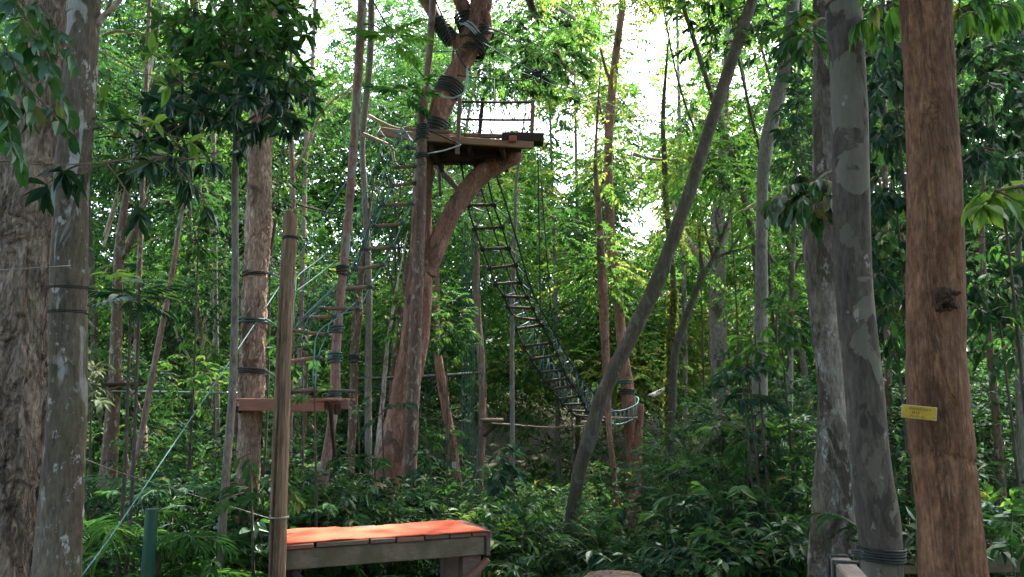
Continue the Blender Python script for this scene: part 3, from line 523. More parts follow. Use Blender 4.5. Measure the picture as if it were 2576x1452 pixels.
# ropes at the crotch
def rthing(name, label, pts, r, mat, sag=0, cat='rope', group=None, Y=None, n=6):
    P = [at(*q) for q in pts]; m = rope(P, r, sag, n=n); o = m.build(name, M[mat], None, True, base=P[0]); tag(o, label, cat, group); return o
rthing('rope_loop', 'pale blue rope hanging in a big loop from the crotch of the forked tree', [(1176, 168, 9.6), (1174, 215, 9.55), (1163, 238, 9.5), (1143, 246, 9.5), (1122, 246, 9.5), (1100, 236, 9.55), (1080, 212, 9.6)], .012, 'rope_white')
rthing('tension_rope', 'long dark green rope running down from the upper left to the forked tree', [(925, -20, 9.3), (1000, 108, 9.4), (1082, 214, 9.6)], .011, 'rope_green')
rthing('tension_rope', 'dark rope crossing the left arm of the forked tree down to its crotch', [(1086, -20, 9.6), (1120, 58, 9.6), (1158, 150, 9.6), (1182, 178, 9.6)], .010, 'rope_dark')
rthing('zip_rope', 'upper of the two pale ropes stretched out from the forked tree to the right', [(1215, 108, 9.7), (1335, 176, 10.6), (1480, 240, 12), (1700, 330, 15)], .006, 'rope_cyan')
rthing('zip_rope', 'lower of the two pale ropes stretched out from the forked tree to the right', [(1188, 150, 9.7), (1360, 200, 10.4), (1560, 300, 13), (1720, 420, 17)], .005, 'rope_cyan')
rthing('zip_rope', 'dark rope with a bunched knot between the forked tree and the pale ropes', [(1150, 190, 9.7), (1205, 196, 9.9), (1280, 202, 10.1), (1340, 200, 10.4), (1352, 186, 10.4), (1330, 170, 10.4)], .009, 'rope_dark')
kk = MB(); g = np.random.default_rng(3); kp = at(1351, 186, 10.4); kk.tube(kp + g.normal(0, .05, (26, 3)), .012, 5, .05); o = kk.build('rope_knot', M['rope_dark'], None, True, base=kp); tag(o, 'bunched dark rope knot hanging in the air right of the forked tree', 'rope knot')
rthing('hanging_rope', 'thin dark vertical cord dropping from the crotch past the platform railing', [(1232, 130, 9.8), (1233, 220, 9.8), (1234, 345, 9.8)], .007, 'rope_dark')
rthing('hanging_rope', 'thin dark vertical cord hanging left of the upper trunk of the forked tree', [(1081, 120, 10.4), (1080, 170, 10.4), (1079, 260, 10.4)], .007, 'rope_dark')
rthing('side_rope', 'nearly level dark rope behind the crotch of the forked tree', [(1060, 128, 10.2), (1150, 131, 10.2), (1215, 136, 10.2)], .007, 'rope_dark')
rthing('side_rope', 'thin rope slung from the lashing of the dark post to the railing foot', [(1076, 328, 9.2), (1110, 342, 9.25), (1158, 364, 9.3)], .009, 'rope_dark')
rthing('side_rope', 'slanting rope under the high platform from the railing foot to the dark post', [(1160, 364, 9.3), (1120, 378, 9.25), (1078, 386, 9.1)], .009, 'rope_white')
wrap(1130, 222, 10, 60, 6, 'band', 'thick dark band of rope round the bare neck of the forked tree above the platform', ax=(.45, 0, 1), r=.014)
wrap(1095, 318, 10, 60, 5, 'band', 'dark rope band round the forked tree just above the platform boards', ax=(.35, 0, 1), r=.015, seed=2)
wrap(1193, 108, 10, 66, 4, 'rope_dark', 'tangle of dark rope round the crotch where the forked tree divides', ax=(.5, .3, 1), r=.013, seed=3)
wrap(1186, 90, 10, 70, 2.5, 'rope_white', 'pale sling wrapped over the dark tangle at the crotch', ax=(.8, .2, .7), r=.013, seed=4)
wrap(1188, 130, 10, 60, 3, 'rope_dark', 'dark rope turns just below the crotch of the forked tree', ax=(.3, .2, 1), r=.012, seed=5)
wrap(1214, 88, 10, 48, 5, 'band', 'dark rope band round the right arm of the forked tree', ax=(-.5, .1, 1), r=.014, seed=6)
wrap(1176, 66, 10, 42, 9, 'band', 'dark sleeve round the middle arm of the forked tree', ax=(-.35, 0, 1), r=.016, seed=7)
wrap(1118, 78, 10, 33, 9, 'band', 'dark sleeve round the left arm of the forked tree', ax=(-.7, 0, 1), r=.016, seed=8)
wrap(1104, 58, 10, 32, 2.5, 'rope_green', 'two green rope turns above the sleeve on the left arm of the forked tree', ax=(-.7, 0, 1), r=.010, seed=9)
wrap(1063, 326, 9.2, 27, 5, 'band', 'upper dark lashing on the dark post beside the high platform', r=.010, seed=10)
wrap(1062, 343, 9.2, 27, 3, 'band', 'middle dark lashing on the dark post beside the high platform', r=.010, seed=11)
wrap(1061, 392, 9.2, 27, 3, 'band', 'lower dark lashing on the dark post beneath the high platform', r=.010, seed=12)
wrap(862, 680, 8.6, 25, 3.5, 'rope_dark', 'dark rope wound three times round the mottled thin trunk', r=.011, seed=13)
wrap(849, 828, 8.6, 25, 2.5, 'rope_green', 'upper green rope band on the mottled thin trunk', r=.011, seed=14)
wrap(844, 899, 8.6, 26, 3.5, 'rope_green', 'lower green rope band on the mottled thin trunk', r=.011, seed=15)
wrap(840, 995, 8.6, 28, 5, 'rope_green', 'thick green rope band where the mottled thin trunk meets the lower platform', r=.011, seed=16)
wrap(645, 690, 8, 62, 2.2, 'rope_dark', 'dark rope round the orange trunk at its top band', ax=(-.08, 0, 1), r=.008, seed=17)
wrap(637, 806, 8, 64, 2, 'rope_green', 'green rope round the middle of the orange trunk', ax=(.06, 0, 1), r=.009, seed=18)
wrap(633, 932, 8, 66, 3, 'rope_dark', 'dark rope wound four times round the orange trunk above the lower platform', ax=(.1, 0, 1), r=.008, seed=19)
wrap(731, 598, 5.8, 34, 2, 'rope_dark', 'brown twine round the top of the weathered stake', r=.006, seed=20)
wrap(703, 1300, 5.8, 41, 2, 'wire', 'wire twisted round the weathered stake below its knot', r=.003, seed=21)
wrap(172, 724, 4.0, 84, 2, 'rope_dark', 'thin band round the lichen trunk at mid height', r=.003, seed=22)
wrap(172, 786, 4.0, 84, 1.5, 'rope_dark', 'thin lower band round the lichen trunk', r=.003, seed=23)
wrap(1576, 985, 15, 34, 4, 'rope_dark', 'many dark rope turns round the roped red trunk above the far platform', r=.012, seed=24)
wrap(1572, 960, 15, 32, 2, 'rope_green', 'green rope turns on the roped red trunk', r=.015, seed=25)
wrap(891, 900, 12, 24, 4, 'rope_dark', 'dark rope on the dark trunk behind the lower platform', r=.012, seed=26)
wrap(2216, 1392, 4.0, 100, 4.5, 'rope_dark', 'thick black rope binding the railing to the patchy trunk', ax=(.08, 0, 1), r=.0055, seed=27)
rthing('tie_rope', 'green rope tying the middle band of the orange trunk across to the stake', [(668, 802, 7.9), (690, 815, 7.6), (702, 824, 7.2)], .009, 'rope_green')
rthing('tie_rope', 'dark rope tying the top band of the orange trunk towards the stake', [(672, 688, 7.9), (690, 692, 7.6), (706, 700, 7.2)], .010, 'rope_dark')
rthing('tie_rope', 'dark rope tying the bottom band of the orange trunk to the right', [(664, 930, 7.9), (676, 936, 7.8), (692, 950, 7.6)], .009, 'rope_dark')
rthing('tie_rope', 'green rope from the lower band of the mottled trunk to the ladder rung', [(834, 896, 8.5), (815, 904, 8.4), (795, 903, 8.3)], .009, 'rope_green')
# left rope ladder -----------------------------------------------------------
RL = [(1027, 371, 1054, 372), (999, 422, 1047, 419), (987, 468, 1044, 461), (964, 516, 1034, 513), (942, 569, 1012, 562), (917, 626, 987, 621), (894, 677, 962, 667), (866, 727, 930, 722), (812, 776, 900, 777), (772, 800, 839, 797), (737, 832, 822, 842), (727, 911, 799, 901), (729, 988, 792, 978)]
nl = len(RL); LY = np.linspace(9.35, 8.1, nl)
lad = thing('rope_ladder', 'netted rope ladder with wooden rungs sloping from the high platform to the lower one', 'rope ladder', at(RL[-1][0], RL[-1][1], LY[-1]))
LL = [at(a_, b_, y) for (a_, b_, c_, d_), y in zip(RL, LY)]; LR_ = [at(c_, d_, y + .1) for (a_, b_, c_, d_), y in zip(RL, LY)]
for p_, q_ in zip(LL, LR_):
    e = nrm(q_ - p_) * .05; MB().tube([p_ - e, (p_ + q_) / 2 + rs.normal(0, .004, 3), q_ + e], [.019, .021, .018], 8, .06).build('rung', Wd['post'], lad, True)
    ru = C.collection.objects[-1]; [MB().tube(coil(e_, q_ - p_, .016, .007, 3), .007, 5).build('knot', M['rope_green'], ru, True, base=lad.location) for e_ in (p_, q_)]
top_l, top_r = at(1022, 330, 9.45), at(1058, 336, 9.45)
for pts in ([top_l] + LL, [top_r] + LR_): rope(pts, .0065).build('rope', M['rope_cyan'], lad, True)
# outer hand ropes and netting
HL = [at(970, 345, 9.4), at(935, 440, 9.2), at(905, 520, 9.0), at(862, 600, 8.8), at(800, 655, 8.5), at(745, 700, 8.2), at(738, 760, 8.1), at(740, 828, 8.1)]
HR = [at(1040, 360, 9.3), at(1005, 520, 9.1), at(975, 600, 9.0), at(935, 690, 8.7), at(895, 760, 8.5), at(850, 800, 8.4), at(800, 836, 8.2), at(790, 905, 8.1), at(787, 965, 8.1)]
HM = [at(1000, 330, 9.4), at(965, 440, 9.2), at(930, 560, 9.0), at(900, 640, 8.8), at(860, 700, 8.6), at(800, 760, 8.4), at(760, 800, 8.2)]
HB = [at(957, 322, 9.5), at(958, 420, 9.4), at(985, 470, 9.3), at(975, 560, 9.3), at(985, 625, 9.1)]
for h in (HL, HM, HR[4:]): rope(h, .006).build('hand_rope', M['rope_cyan'], lad, True)
zz = MB(); hl = spline(HL, .14); hm = spline(HM, .14)
for k in range(nl - 1):
    for q in (hl, hm):
        a0 = q[int((k + .2) / nl * (len(q) - 1))]; a1 = q[int((k + .9) / nl * (len(q) - 1))]
        zz.tube([a0, (a0 + LL[k]) / 2 - [0, 0, .02], LL[k]], .005, 4); zz.tube([a1, (a1 + LL[k]) / 2 - [0, 0, .02], LL[k]], .005, 4)
    zz.tube([LL[k], (LL[k] + LL[k + 1]) / 2 - [0, .01, .03], LL[k + 1]], .005, 4)
    zz.tube([LL[k], LR_[k + 1]], .004, 4)
zz.build('netting', M['rope_green'], lad, True)
rope([at(957, 330, 9.5), at(1010, 395, 9.4), at(1045, 350, 9.3)], .007).build('hand_rope', M['rope_green'], lad, True)
for i in range(10):
    p_ = at(1000 + rs.uniform(-6, 60), 338 + rs.uniform(-4, 30), 9.25); MB().tube([p_, p_ + rs.normal(0, .05, 3) - [0, 0, .08], p_ + rs.normal(0, .06, 3)], .008, 5, .03).build('knot', M['rope_cyan'], lad, True)
rthing('guy_rope', 'long straight blue grey rope slanting from the high platform down to the lower left', [(957, 322, 9.45), (745, 655, 8.6), (647, 806, 7.9), (485, 1046, 6.8), (295, 1326, 5.7), (205, 1450, 5.2)], .0048, 'rope_cyan')
rthing('guy_rope', 'slack green rope running from the ladder top down past the mottled trunk to the stake', [(1000, 470, 9.2), (905, 600, 8.9), (815, 680, 8.4), (735, 740, 8.0)], .005, 'rope_cyan')
# lower platform ---------------------------------------------------------------
lp = thing('lower_platform', 'lower wooden platform fixed between the orange trunk and the mottled thin trunk', 'platform', at(730, 1018, 7.9))
MB().beam(at(602, 1018, 7.62), at(817, 1020, 7.72), .05, .118).build('beam', Wd['red'], lp)
MB().beam(at(806, 1018, 7.78), at(878, 1018, 7.82), .05, .09).build('beam', Wd['plank'], lp)
MB().beam(at(812, 1005, 7.9), at(866, 1005, 8.0), .2, .03).build('board', Wd['redend'], lp)
db = MB(); x0, x1 = at(600, 1004, 7.9)[0], at(868, 1004, 7.9)[0]; z0 = at(700, 1004, 7.64)[2]
boards(db, x0, x1, 7.66, 8.35, z0 - .005, 6, .022); db.build('deck', Wd['red'], lp)
MB().beam(at(596, 1030, 7.75), at(612, 1030, 8.3), .05, .06).beam(at(850, 1030, 7.75), at(846, 1030, 8.4), .05, .1).build('joist', Wd['dark'], lp)
MB().beam(at(584, 1028, 8.3), at(604, 1028, 8.3), .06, .14).build('joist', Wd['plank'], lp)
MB().beam(at(829, 1008, 7.66), at(842, 1146, 8.2), .03, .045, up=(0, 1, 0)).build('brace', Wd['dark'], lp)
MB().beam(at(642, 1040, 8.0), at(660, 1120, 8.05), .03, .03, up=(0, 1, 0)).build('brace', Wd['dark'], lp)
rthing('hand_log', 'level pole just above the lower platform tied to the mottled trunk', [(716, 987, 7.9), (790, 982, 8.1), (892, 984, 8.5)], .018, 'branch_dark', cat='pole')
# pole and cable far left
o = MB().tube([at(262, 983, 10.6), at(600, 989, 10.2)], .013, 8, .5).build('steel_pipe', plain('steel', (.30, .34, .36), .35, .2, metal=.5), None, True); tag(o, 'long level grey pipe crossing the shade between the left trunks', 'pipe')
sp = thing('small_platform', 'small distant wooden platform round the dark trunk at the left', 'platform', at(290, 965, 10.6))
bm = MB(); boards(bm, at(236, 965, 10.6)[0], at(345, 965, 10.6)[0], 10.4, 11.1, at(290, 966, 10.6)[2], 5, .03); bm.build('deck', Wd['dark'], sp)
MB().beam(at(262, 985, 10.5), at(330, 962, 10.5), .04, .04).beam(at(240, 962, 10.4), at(240, 966, 11.1), .04, .05).build('brace', Wd['grey'], sp)
rthing('steel_cable', 'dark level cable crossing behind the forked tree', [(895, 955, 13.5), (1060, 948, 14), (1206, 938, 15.9)], .03, 'rope_dark', cat='cable')
# right rope bridge --------------------------------------------------------------
RB = [(1177, 517, 1242, 516), (1194, 576, 1263, 572), (1214, 627, 1279, 624), (1232, 675, 1297, 667), (1247, 715, 1309, 711), (1268, 745, 1326, 748), (1278, 773, 1341, 776), (1291, 796, 1353, 805), (1298, 827, 1363, 817), (1318, 872, 1386, 863), (1336, 903, 1403, 893), (1356, 936, 1416, 930), (1368, 961, 1428, 953), (1386, 981, 1441, 971), (1406, 1005, 1458, 997), (1416, 1019, 1468, 1017), (1433, 1033, 1478, 1036), (1451, 1046, 1491, 1050), (1466, 1053, 1506, 1057), (1490, 1058, 1530, 1062)]
nb = len(RB); BY = np.linspace(10.5, 14.6, nb)
rb = thing('rope_bridge', 'long rope bridge with rungs sweeping from the high platform down to the far right platform', 'rope bridge', at(1530, 1060, 14.6))
BL = [at(a_, b_, y) for (a_, b_, c_, d_), y in zip(RB, BY)]; BR = [at(c_, d_, y) for (a_, b_, c_, d_), y in zip(RB, BY)]
for p_, q_ in zip(BL, BR):
    e = nrm(q_ - p_) * .03; MB().tube([p_ - e, (p_ + q_) / 2 + rs.normal(0, .006, 3), q_ + e], [.02, .022, .019], 8, .08).build('rung', Wd['rung'], rb, True)
    ru = C.collection.objects[-1]; [MB().tube(coil(e_, q_ - p_, .02, .010, 3), .010, 5).build('knot', M['rope_dark'], ru, True, base=rb.location) for e_ in (p_, q_)]
def side(off):
    return [p_ + [0, 0, off] for p_ in BL], [q_ + [0, 0, off] for q_ in BR]
s0 = [at(1160, 410, 10.2)] + BL; s1 = [at(1215, 400, 10.2)] + BR
rope(s0, .014).build('rope', M['rope_dark'], rb, True); rope(s1, .014).build('rope', M['rope_dark'], rb, True)
h1 = [at(1232, 398, 10.1), at(1262, 480, 10.3), at(1296, 590, 10.8), at(1332, 715, 11.4), at(1352, 760, 11.7), at(1384, 820, 12.2), at(1410, 870, 12.8), at(1450, 935, 13.4), at(1506, 1001, 14.3), at(1545, 1026, 14.8)]
h0 = [at(1190, 400, 10.1), at(1212, 480, 10.4), at(1246, 590, 10.9), at(1280, 690, 11.4), at(1300, 740, 11.8), at(1330, 800, 12.3), at(1362, 860, 12.9), at(1404, 930, 13.6), at(1462, 1000, 14.4), at(1545, 1034, 14.9)]
rope(h1, .014).build('hand_rope', M['rope_dark'], rb, True); rope(h0, .013).build('hand_rope', M['rope_dark'], rb, True)
nt_ = MB(); H1 = spline(h1, .05); H0_ = spline(h0, .05)
for k in range(nb):
    for E_, H_ in ((BR, H1), (BL, H0_)):
        for dy in (-.12, .16):
            i_ = np.argmin(np.abs(H_[:, 1] - (E_[k][1] + dy))); nt_.tube([H_[i_], E_[k]], .009, 4)
nt_.build('suspender', plain('rope_blue_grey', (.10, .16, .20), .6, .3, 80), rb, True)
fp = thing('far_platform', 'small far platform netted with ropes round the roped red trunk', 'platform', at(1560, 1050, 15))
bm = MB(); boards(bm, at(1522, 1050, 14.6)[0], at(1600, 1050, 14.6)[0], 14.4, 15.3, at(1560, 1053, 14.6)[2], 6, .04); bm.build('deck', Wd['plank'], fp)
MB().beam(at(1535, 1040, 14.7), at(1585, 1030, 15), .1, .05).build('beam', Wd['rung'], fp)
ntm = MB(); ring = [at(1524, 1030, 14.4), at(1560, 1034, 14.3), at(1600, 1018, 14.5), at(1604, 1000, 15.1), at(1580, 996, 15.4)]; low = [at(1524, 1064, 14.4), at(1560, 1068, 14.3), at(1600, 1050, 14.5), at(1606, 1040, 15.1), at(1584, 1040, 15.4)]
ntm.tube(ring, .012, 5, .1).tube(low, .016, 5, .1); RS, LS = spline(ring, .12), spline(low, .12)
for i in range(0, min(len(RS), len(LS)) - 1): ntm.tube([RS[i], LS[i]], .007, 4); ntm.tube([RS[i], LS[i + 1]], .005, 4)
ntm.build('netting', M['rope_cyan'], fp, True)
# far walkway
sw = thing('plank_platform', 'small bare board platform on the trunk left of the grey pole stem', 'platform', at(1240, 1060, 15.6))
bm = MB(); boards(bm, at(1210, 1058, 15.4)[0], at(1266, 1058, 15.4)[0], 15.2, 16.1, at(1240, 1056, 15.4)[2], 5, .04); bm.build('deck', Wd['plank'], sw)
MB().beam(at(1218, 1096, 15.8), at(1248, 1068, 15.3), .05, .06).build('brace', Wd['rung'], sw)
hw = thing('hanging_walkway', 'sagging cable walkway with few planks between the two far platforms', 'walkway', at(1400, 1073, 15.2))
cab = [at(1245, 1064, 15.3), at(1310, 1071, 15.2), at(1390, 1076, 15.1), at(1460, 1073, 15), at(1530, 1066, 14.9)]
for dz in (0, .25): MB().tube(np.array(cab) + [0, dz, 0], .010, 5, .3).build('cable', M['twig'], hw, True)
MB().beam(at(1236, 1066, 15.2), at(1310, 1071, 15.2), .3, .04).build('board', Wd['rung'], hw)
for px in (1304, 1316, 1330, 1413, 1425, 1438): MB().box(at(px, 1074, 15.2) + [0, .1, 0], (.06, .4, .05)).build('plank', Wd['rung'], hw)
# hanging ropes
for i, (px, y0, y1) in enumerate([(1163, 560, 1300), (1170, 540, 1306), (1176, 560, 1300), (1182, 600, 1310), (1188, 420, 1300), (1192, 560, 1280), (1205, 700, 1300), (1222, 620, 1000)]):
    rthing('hanging_rope', 'one of the thin green ropes hanging side by side behind the forked tree', [(px + 1, y0, 14), (px, (y0 + y1) / 2, 14), (px - 1, y1, 14)], .008, 'rope_green', group='thin ropes hanging side by side')
rthing('hanging_rope', 'long dark vertical rope right of the rope bridge, hanging from under the high platform', [(1353, 378, 10.4), (1356, 560, 10.4), (1360, 800, 10.6)], .010, 'rope_dark')
rthing('hanging_rope', 'dark rope slanting slightly right, beside the bridge handrail', [(1362, 460, 10.5), (1372, 600, 10.8), (1388, 800, 11.4)], .008, 'rope_dark')
rthing('thin_wire', 'thin pale wire crossing the two left trunks at mid height', [(-60, 683, 3.6), (60, 676, 3.7), (178, 668, 3.8)], .0025, 'wire', cat='wire')
rthing('thin_wire', 'thin pale wire sloping down to the right low behind the lichen trunk', [(60, 1103, 4.6), (150, 1130, 4.8), (295, 1186, 5.2), (470, 1240, 6), (690, 1308, 6.6)], .003, 'wire', cat='wire')
# weathered stake ---------------------------------------------------------------
sp_, sr_ = trunk_pts([(732, 538, 32), (731, 548, 35), (727, 640, 36), (721, 726, 36), (711, 976, 38), (703, 1226, 42), (697, 1452, 41)], 5.8); sp_, sr_ = to_ground(sp_, sr_, 1.05)
st = thing('wooden_stake', 'tall weathered cracked wooden stake standing in front of the lower platform', 'stake', (sp_[-1][0], sp_[-1][1], 0))
def stf(th, L, p): return 1 + .035 * noise(p * [9, 9, 2.5], 31) + .03 * np.cos(4 * th) - .5 * np.exp(-((th - 2.0 - .12 * np.sin(L * 3)) / .16) ** 2) * np.clip(noise(p * [.1, .1, 1.6], 33) * 3 + .8, 0, 1) + .03 * noise(p * [40, 40, 3], 37) - .45 * np.exp(-((th - 1.35 + .08 * np.sin(L * 4)) / .12) ** 2) * np.clip(noise(p * [.1, .1, 1.3], 35) * 4 + .2, 0, 1)
MB().tube(sp_, sr_, 64, .03, True, stf).build('shaft', B['stake'], st, True)
# bench platform with the orange mat ----------------------------------------------
fl, fr_, bl, br = at(716, 1360, 5.9), at(1228, 1327, 6.5), at(735, 1328, 6.55), at(1212, 1306, 7.05)
zb = (fl[2] + fr_[2]) / 2
pf = thing('plank_platform', 'low weathered board platform with a heavy front beam, under the orange mat', 'platform', (float((fl[0] + fr_[0]) / 2), 6.4, 0))
ex = nrm(np.array([fr_[0] - fl[0], fr_[1] - fl[1], 0])); ey = np.array([-ex[1], ex[0], 0]); O = np.array([fl[0], fl[1], zb]); Lx = np.linalg.norm(fr_[:2] - fl[:2])
def LP(x, y, z): return O + ex * x + ey * y + np.array([0, 0, z])
for i, (a_, b_) in enumerate([(-.02, .2), (.22, .6), (.61, .80), (.81, 1.02), (1.03, 1.22), (1.23, 1.40), (1.41, 1.56), (1.57, Lx)]):
    MB().box(LP((a_ + b_) / 2, .0 + .30 + rs.uniform(-.008, .008), -.045 + rs.uniform(-.004, .004)), (b_ - a_, .66, .035), [ex, ey, [0, 0, 1]], jit=.001, rng=rs).build('deck_board', Wd['plank'] if i % 3 else Wd['red'], pf)
MB().beam(LP(-.04, .02, -.135), LP(Lx - .03, .02, -.135), .05, .14).build('front_beam', Wd['grey'], pf)
MB().beam(LP(-.04, .6, -.135), LP(Lx - .03, .6, -.135), .05, .14).build('back_beam', Wd['grey'], pf)
MB().beam(LP(Lx - .005, -.03, -.125), LP(Lx - .005, .64, -.125), .03, .17).build('side_board', Wd['plank'], pf)
for x, y in ((.04, .09), (Lx - .12, .09), (.04, .55), (Lx - .12, .55)): 
    q = LP(x, y, 0); MB().beam([q[0], q[1], -.05], [q[0], q[1], zb - .07], .15, .12, up=ey).build('leg', Wd['plank'] if x > .5 else Wd['dark'], pf)
MB().beam(LP(Lx - .0, -.0, -.24), LP(Lx - .62, .0, -.75), .04, .07, up=ey).build('brace', Wd['red'], pf)
MB().beam(LP(.06, -.0, -.22), LP(.55, .0, -.62), .04, .07, up=ey).build('brace', Wd['dark'], pf)
mt_ = MB(); nx, ny = 60, 14; gx_, gy_ = np.meshgrid(np.linspace(0, 1, nx), np.linspace(0, 1, ny)); xx = gx_ * (Lx + .0); y0_ = -.03 + .012 * np.sin(gx_ * 5); y1_ = .60 - .03 * (gx_ < .37) * 0 + .012 * np.sin(gx_ * 9 + 1)
yy = y0_ + (y1_ - y0_) * gy_; xx = xx + (.05 * (gy_)) * (1 - gx_) * 1.0 - .04 * gy_ * gx_; zz_ = -.020 + .008 * noise(np.stack([xx * 3, yy * 3, 0 * xx], -1), 41) + .004 * noise(np.stack([xx * 11, yy * 11, 0 * xx], -1), 42) + .012 * np.clip(gx_ - .72, 0, 1) * (1 - gy_) * 3 - .03 * np.clip(gx_ - .97, 0, 1) * 33 * .5
up_ = O + xx[..., None] * ex + yy[..., None] * ey + zz_[..., None] * np.array([0, 0, 1.0]); lo = up_ - [0, 0, .008]; n2 = nx * ny
i = np.arange(ny - 1)[:, None] * nx; j = np.arange(nx - 1)[None]; q = np.stack([i + j, i + j + 1, i + nx + j + 1, i + nx + j], -1).reshape(-1, 4)
edge = list(range(nx)) + [nx * k + nx - 1 for k in range(1, ny)] + [nx * (ny - 1) + k for k in range(nx - 2, -1, -1)] + [nx * k for k in range(ny - 2, 0, -1)]
ed = np.array([[edge[k], edge[k] + n2, edge[(k + 1) % len(edge)] + n2, edge[(k + 1) % len(edge)]] for k in range(len(edge))])
mt_.add(np.vstack([up_.reshape(-1, 3), lo.reshape(-1, 3)]), [q, q[:, ::-1] + n2, ed])
o = mt_.build('mat', plain('orange_mat', (.70, .12, .052), .9, .08, 60, bump=.3, dirt=(.66, .14, .065)), None, True, base=(float(O[0]), float(O[1]), zb)); tag(o, 'bright orange mat laid flat along the top of the board platform', 'mat')
# green post, log top, railings, sign ---------------------------------------------
gp = at(383, 1280, 6); o = MB().tube([gp, [gp[0] - .012, gp[1], 1.0], [gp[0] - .03, gp[1], -.1]], [.045, .045, .047], 20, .1, True, rough_fn(.015, 2)).build('green_post', plain('green_paint', (.02, .085, .055), .45, .35, 12, (1, 1, .3), .3, dirt=(.02, .06, .045)), None, False); tag(o, 'short dark green painted round post at the lower left', 'post')
lg = thing('log_post', 'rounded brown log top just peeping in at the bottom edge', 'log', (float(at(1545, 1446, 2.6)[0]), 2.6, 0)); lt = at(1545, 1448, 2.6)
MB().tube([[lt[0], 2.6, 0], [lt[0], 2.6, lt[2] - .012], [lt[0], 2.6, lt[2]]], [.1, .1, .085], 40, .03, True, rough_fn(.04, 5)).build('log', B['stake'], lg, True)
rl = thing('railing', 'squared timber railing beam tied to the patchy trunk, running towards the viewer', 'railing', at(2180, 1420, 3.4))
r0, r1 = at(2106, 1393, 3.75), at(2320, 1640, 2.35)
MB().beam(r0 - [0, 0, .05], [r1[0], r1[1], r0[2] - .05], .085, .10, bev=.008, jit=.0006, rng=rs).build('beam', Wd['rail'], rl)
d_ = nrm(np.array([r1[0] - r0[0], r1[1] - r0[1], 0]))
MB().beam([r0[0], r0[1], 0] + d_ * .3, [r0[0], r0[1], r0[2] - .102] + d_ * .3, .08, .08, up=(0, 1, 0)).build('post', Wd['rail'], rl)
for k_ in (.08, .22):
    c_ = r0 + d_ * k_ - [0, 0, .05]; sd = np.array([-d_[1], d_[0], 0]); lp_ = []
    for dx in (-.008, 0, .009):
        for s_, z_ in ((-1, -1), (-1, 1), (1, 1), (1, -1)): lp_.append(c_ + d_ * dx + sd * s_ * .05 + np.array([0, 0, z_ * .056]))
    lp_.append(lp_[0] + d_ * .012); o = MB().tube(lp_, .006, 6).build('rope_lashing', M['rope_dark'], None, True, base=c_); tag(o, 'black rope looped round the railing beam, ' + ('nearer its end' if k_ < .1 else 'the loop farther from its end'), 'rope', 'ropes wound round trunks and posts')
for k_ in range(4): 
    a_ = r0 + d_ * .1 + [0, 0, .0 - .01 * k_]; q = at(2170, 1388 + 5 * k_, 3.84); o = MB().tube([a_ + [.04, 0, .012], at(2140, 1385 + 5 * k_, 3.78), q], .006, 5, .04).build('tie_rope', M['rope_dark'], None, True, base=a_); tag(o, 'black strand running from the railing to the patchy trunk', 'rope', 'black strands between railing and trunk')
o = MB().beam(at(2232, 1420, 5.6), at(2720, 1412, 5.2), .06, .12).build('back_rail', Wd['grey'], None, False, base=at(2450, 1416, 5.5)); tag(o, 'weathered grey rail behind the rust red trunk near the ground', 'rail')
o = MB().beam(at(2260, 1365, 6.4), at(2700, 1358, 6.4), .05, .09).build('back_rail', Wd['grey'], None, False, base=at(2450, 1360, 6.4)); tag(o, 'second, more distant dim rail behind the rust red trunk', 'rail')
sg = thing('sign', 'small worn yellow sign with faded brown lettering nailed to the rust red trunk', 'sign', at(2312, 1038, 3.14))
sc_, su = at(2312, 1038, 3.14), nrm(at(2350, 1043, 3.13) - at(2272, 1035, 3.16)); sn = nrm(np.cross(su, [0, 0, 1])); sv = np.cross(sn, su); sv = sv if sv[2] > 0 else -sv; sn = np.cross(su, sv); sn = sn if sn[1] < 0 else -sn
def SP(x, y, z=0): return sc_ + su * x + sv * y + sn * z
MB().box(sc_, (.124, .052, .006), [su, sv, sn], bev=.002).build('plate', plain('sign_edge', (.48, .42, .20), .6, .25, 60, dirt=(.36, .3, .09)), sg)
MB().box(SP(0, 0, .0035), (.117, .045, .002), [su, sv, sn], bev=.0005).build('panel', plain('sign_yellow', (.50, .32, .02), .6, .3, 40, dirt=(.30, .17, .03)), sg)
lt_ = MB(); g = np.random.default_rng(8)
for row, (yy_, xa, xb, hh_) in enumerate([(.012, -.040, .044, .009), (-.002, -.048, .004, .012), (-.016, -.030, .020, .007)]):
    x = xa
    while x < xb:
        w_ = g.uniform(.003, .006) * (1.3 if row == 1 else 1)
        if g.random() < .85:
            lt_.box(SP(x, yy_, .0048), (w_ * .35, hh_ * .9, .0006), [su, sv, sn], bev=.0001); lt_.box(SP(x + w_ * .3, yy_ + g.choice([-.4, 0, .4]) * hh_, .0048), (w_ * .7, hh_ * .22, .0006), [su, sv, sn], bev=.0001)
        x += w_ * 1.35
for x in (-.054, .054): MB().tube([SP(x, .0, .003), SP(x, .0, .007)], [.003, .0025], 10).build('nail', M['wire'], sg, True)
lt_.build('lettering', plain('sign_ink', (.085, .04, .012), .7), sg)
o = MB().box(at(1299, 1203, 11.85), (.05, .01, .1)).build('tag', plain('tag_grey', (.4, .45, .42), .5), None); tag(o, 'tiny pale tag hanging beside the grey pole stem', 'tag')
o = MB().box(at(1142, 1172, 12.75), (.06, .01, .12)).build('tag', plain('tag_green', (.35, .42, .36), .5), None); tag(o, 'tiny pale tag fixed to the bent pink trunk', 'tag')
o = MB().tube([at(1634, 998, 16), at(1682, 976, 16.4)], .05, 8, .1, True, rough_fn(.1)).build('dead_branch', B['white'], None, True, base=at(1658, 990, 16)); tag(o, 'short bright bare dead branch left of the vine covered trunk', 'branch')
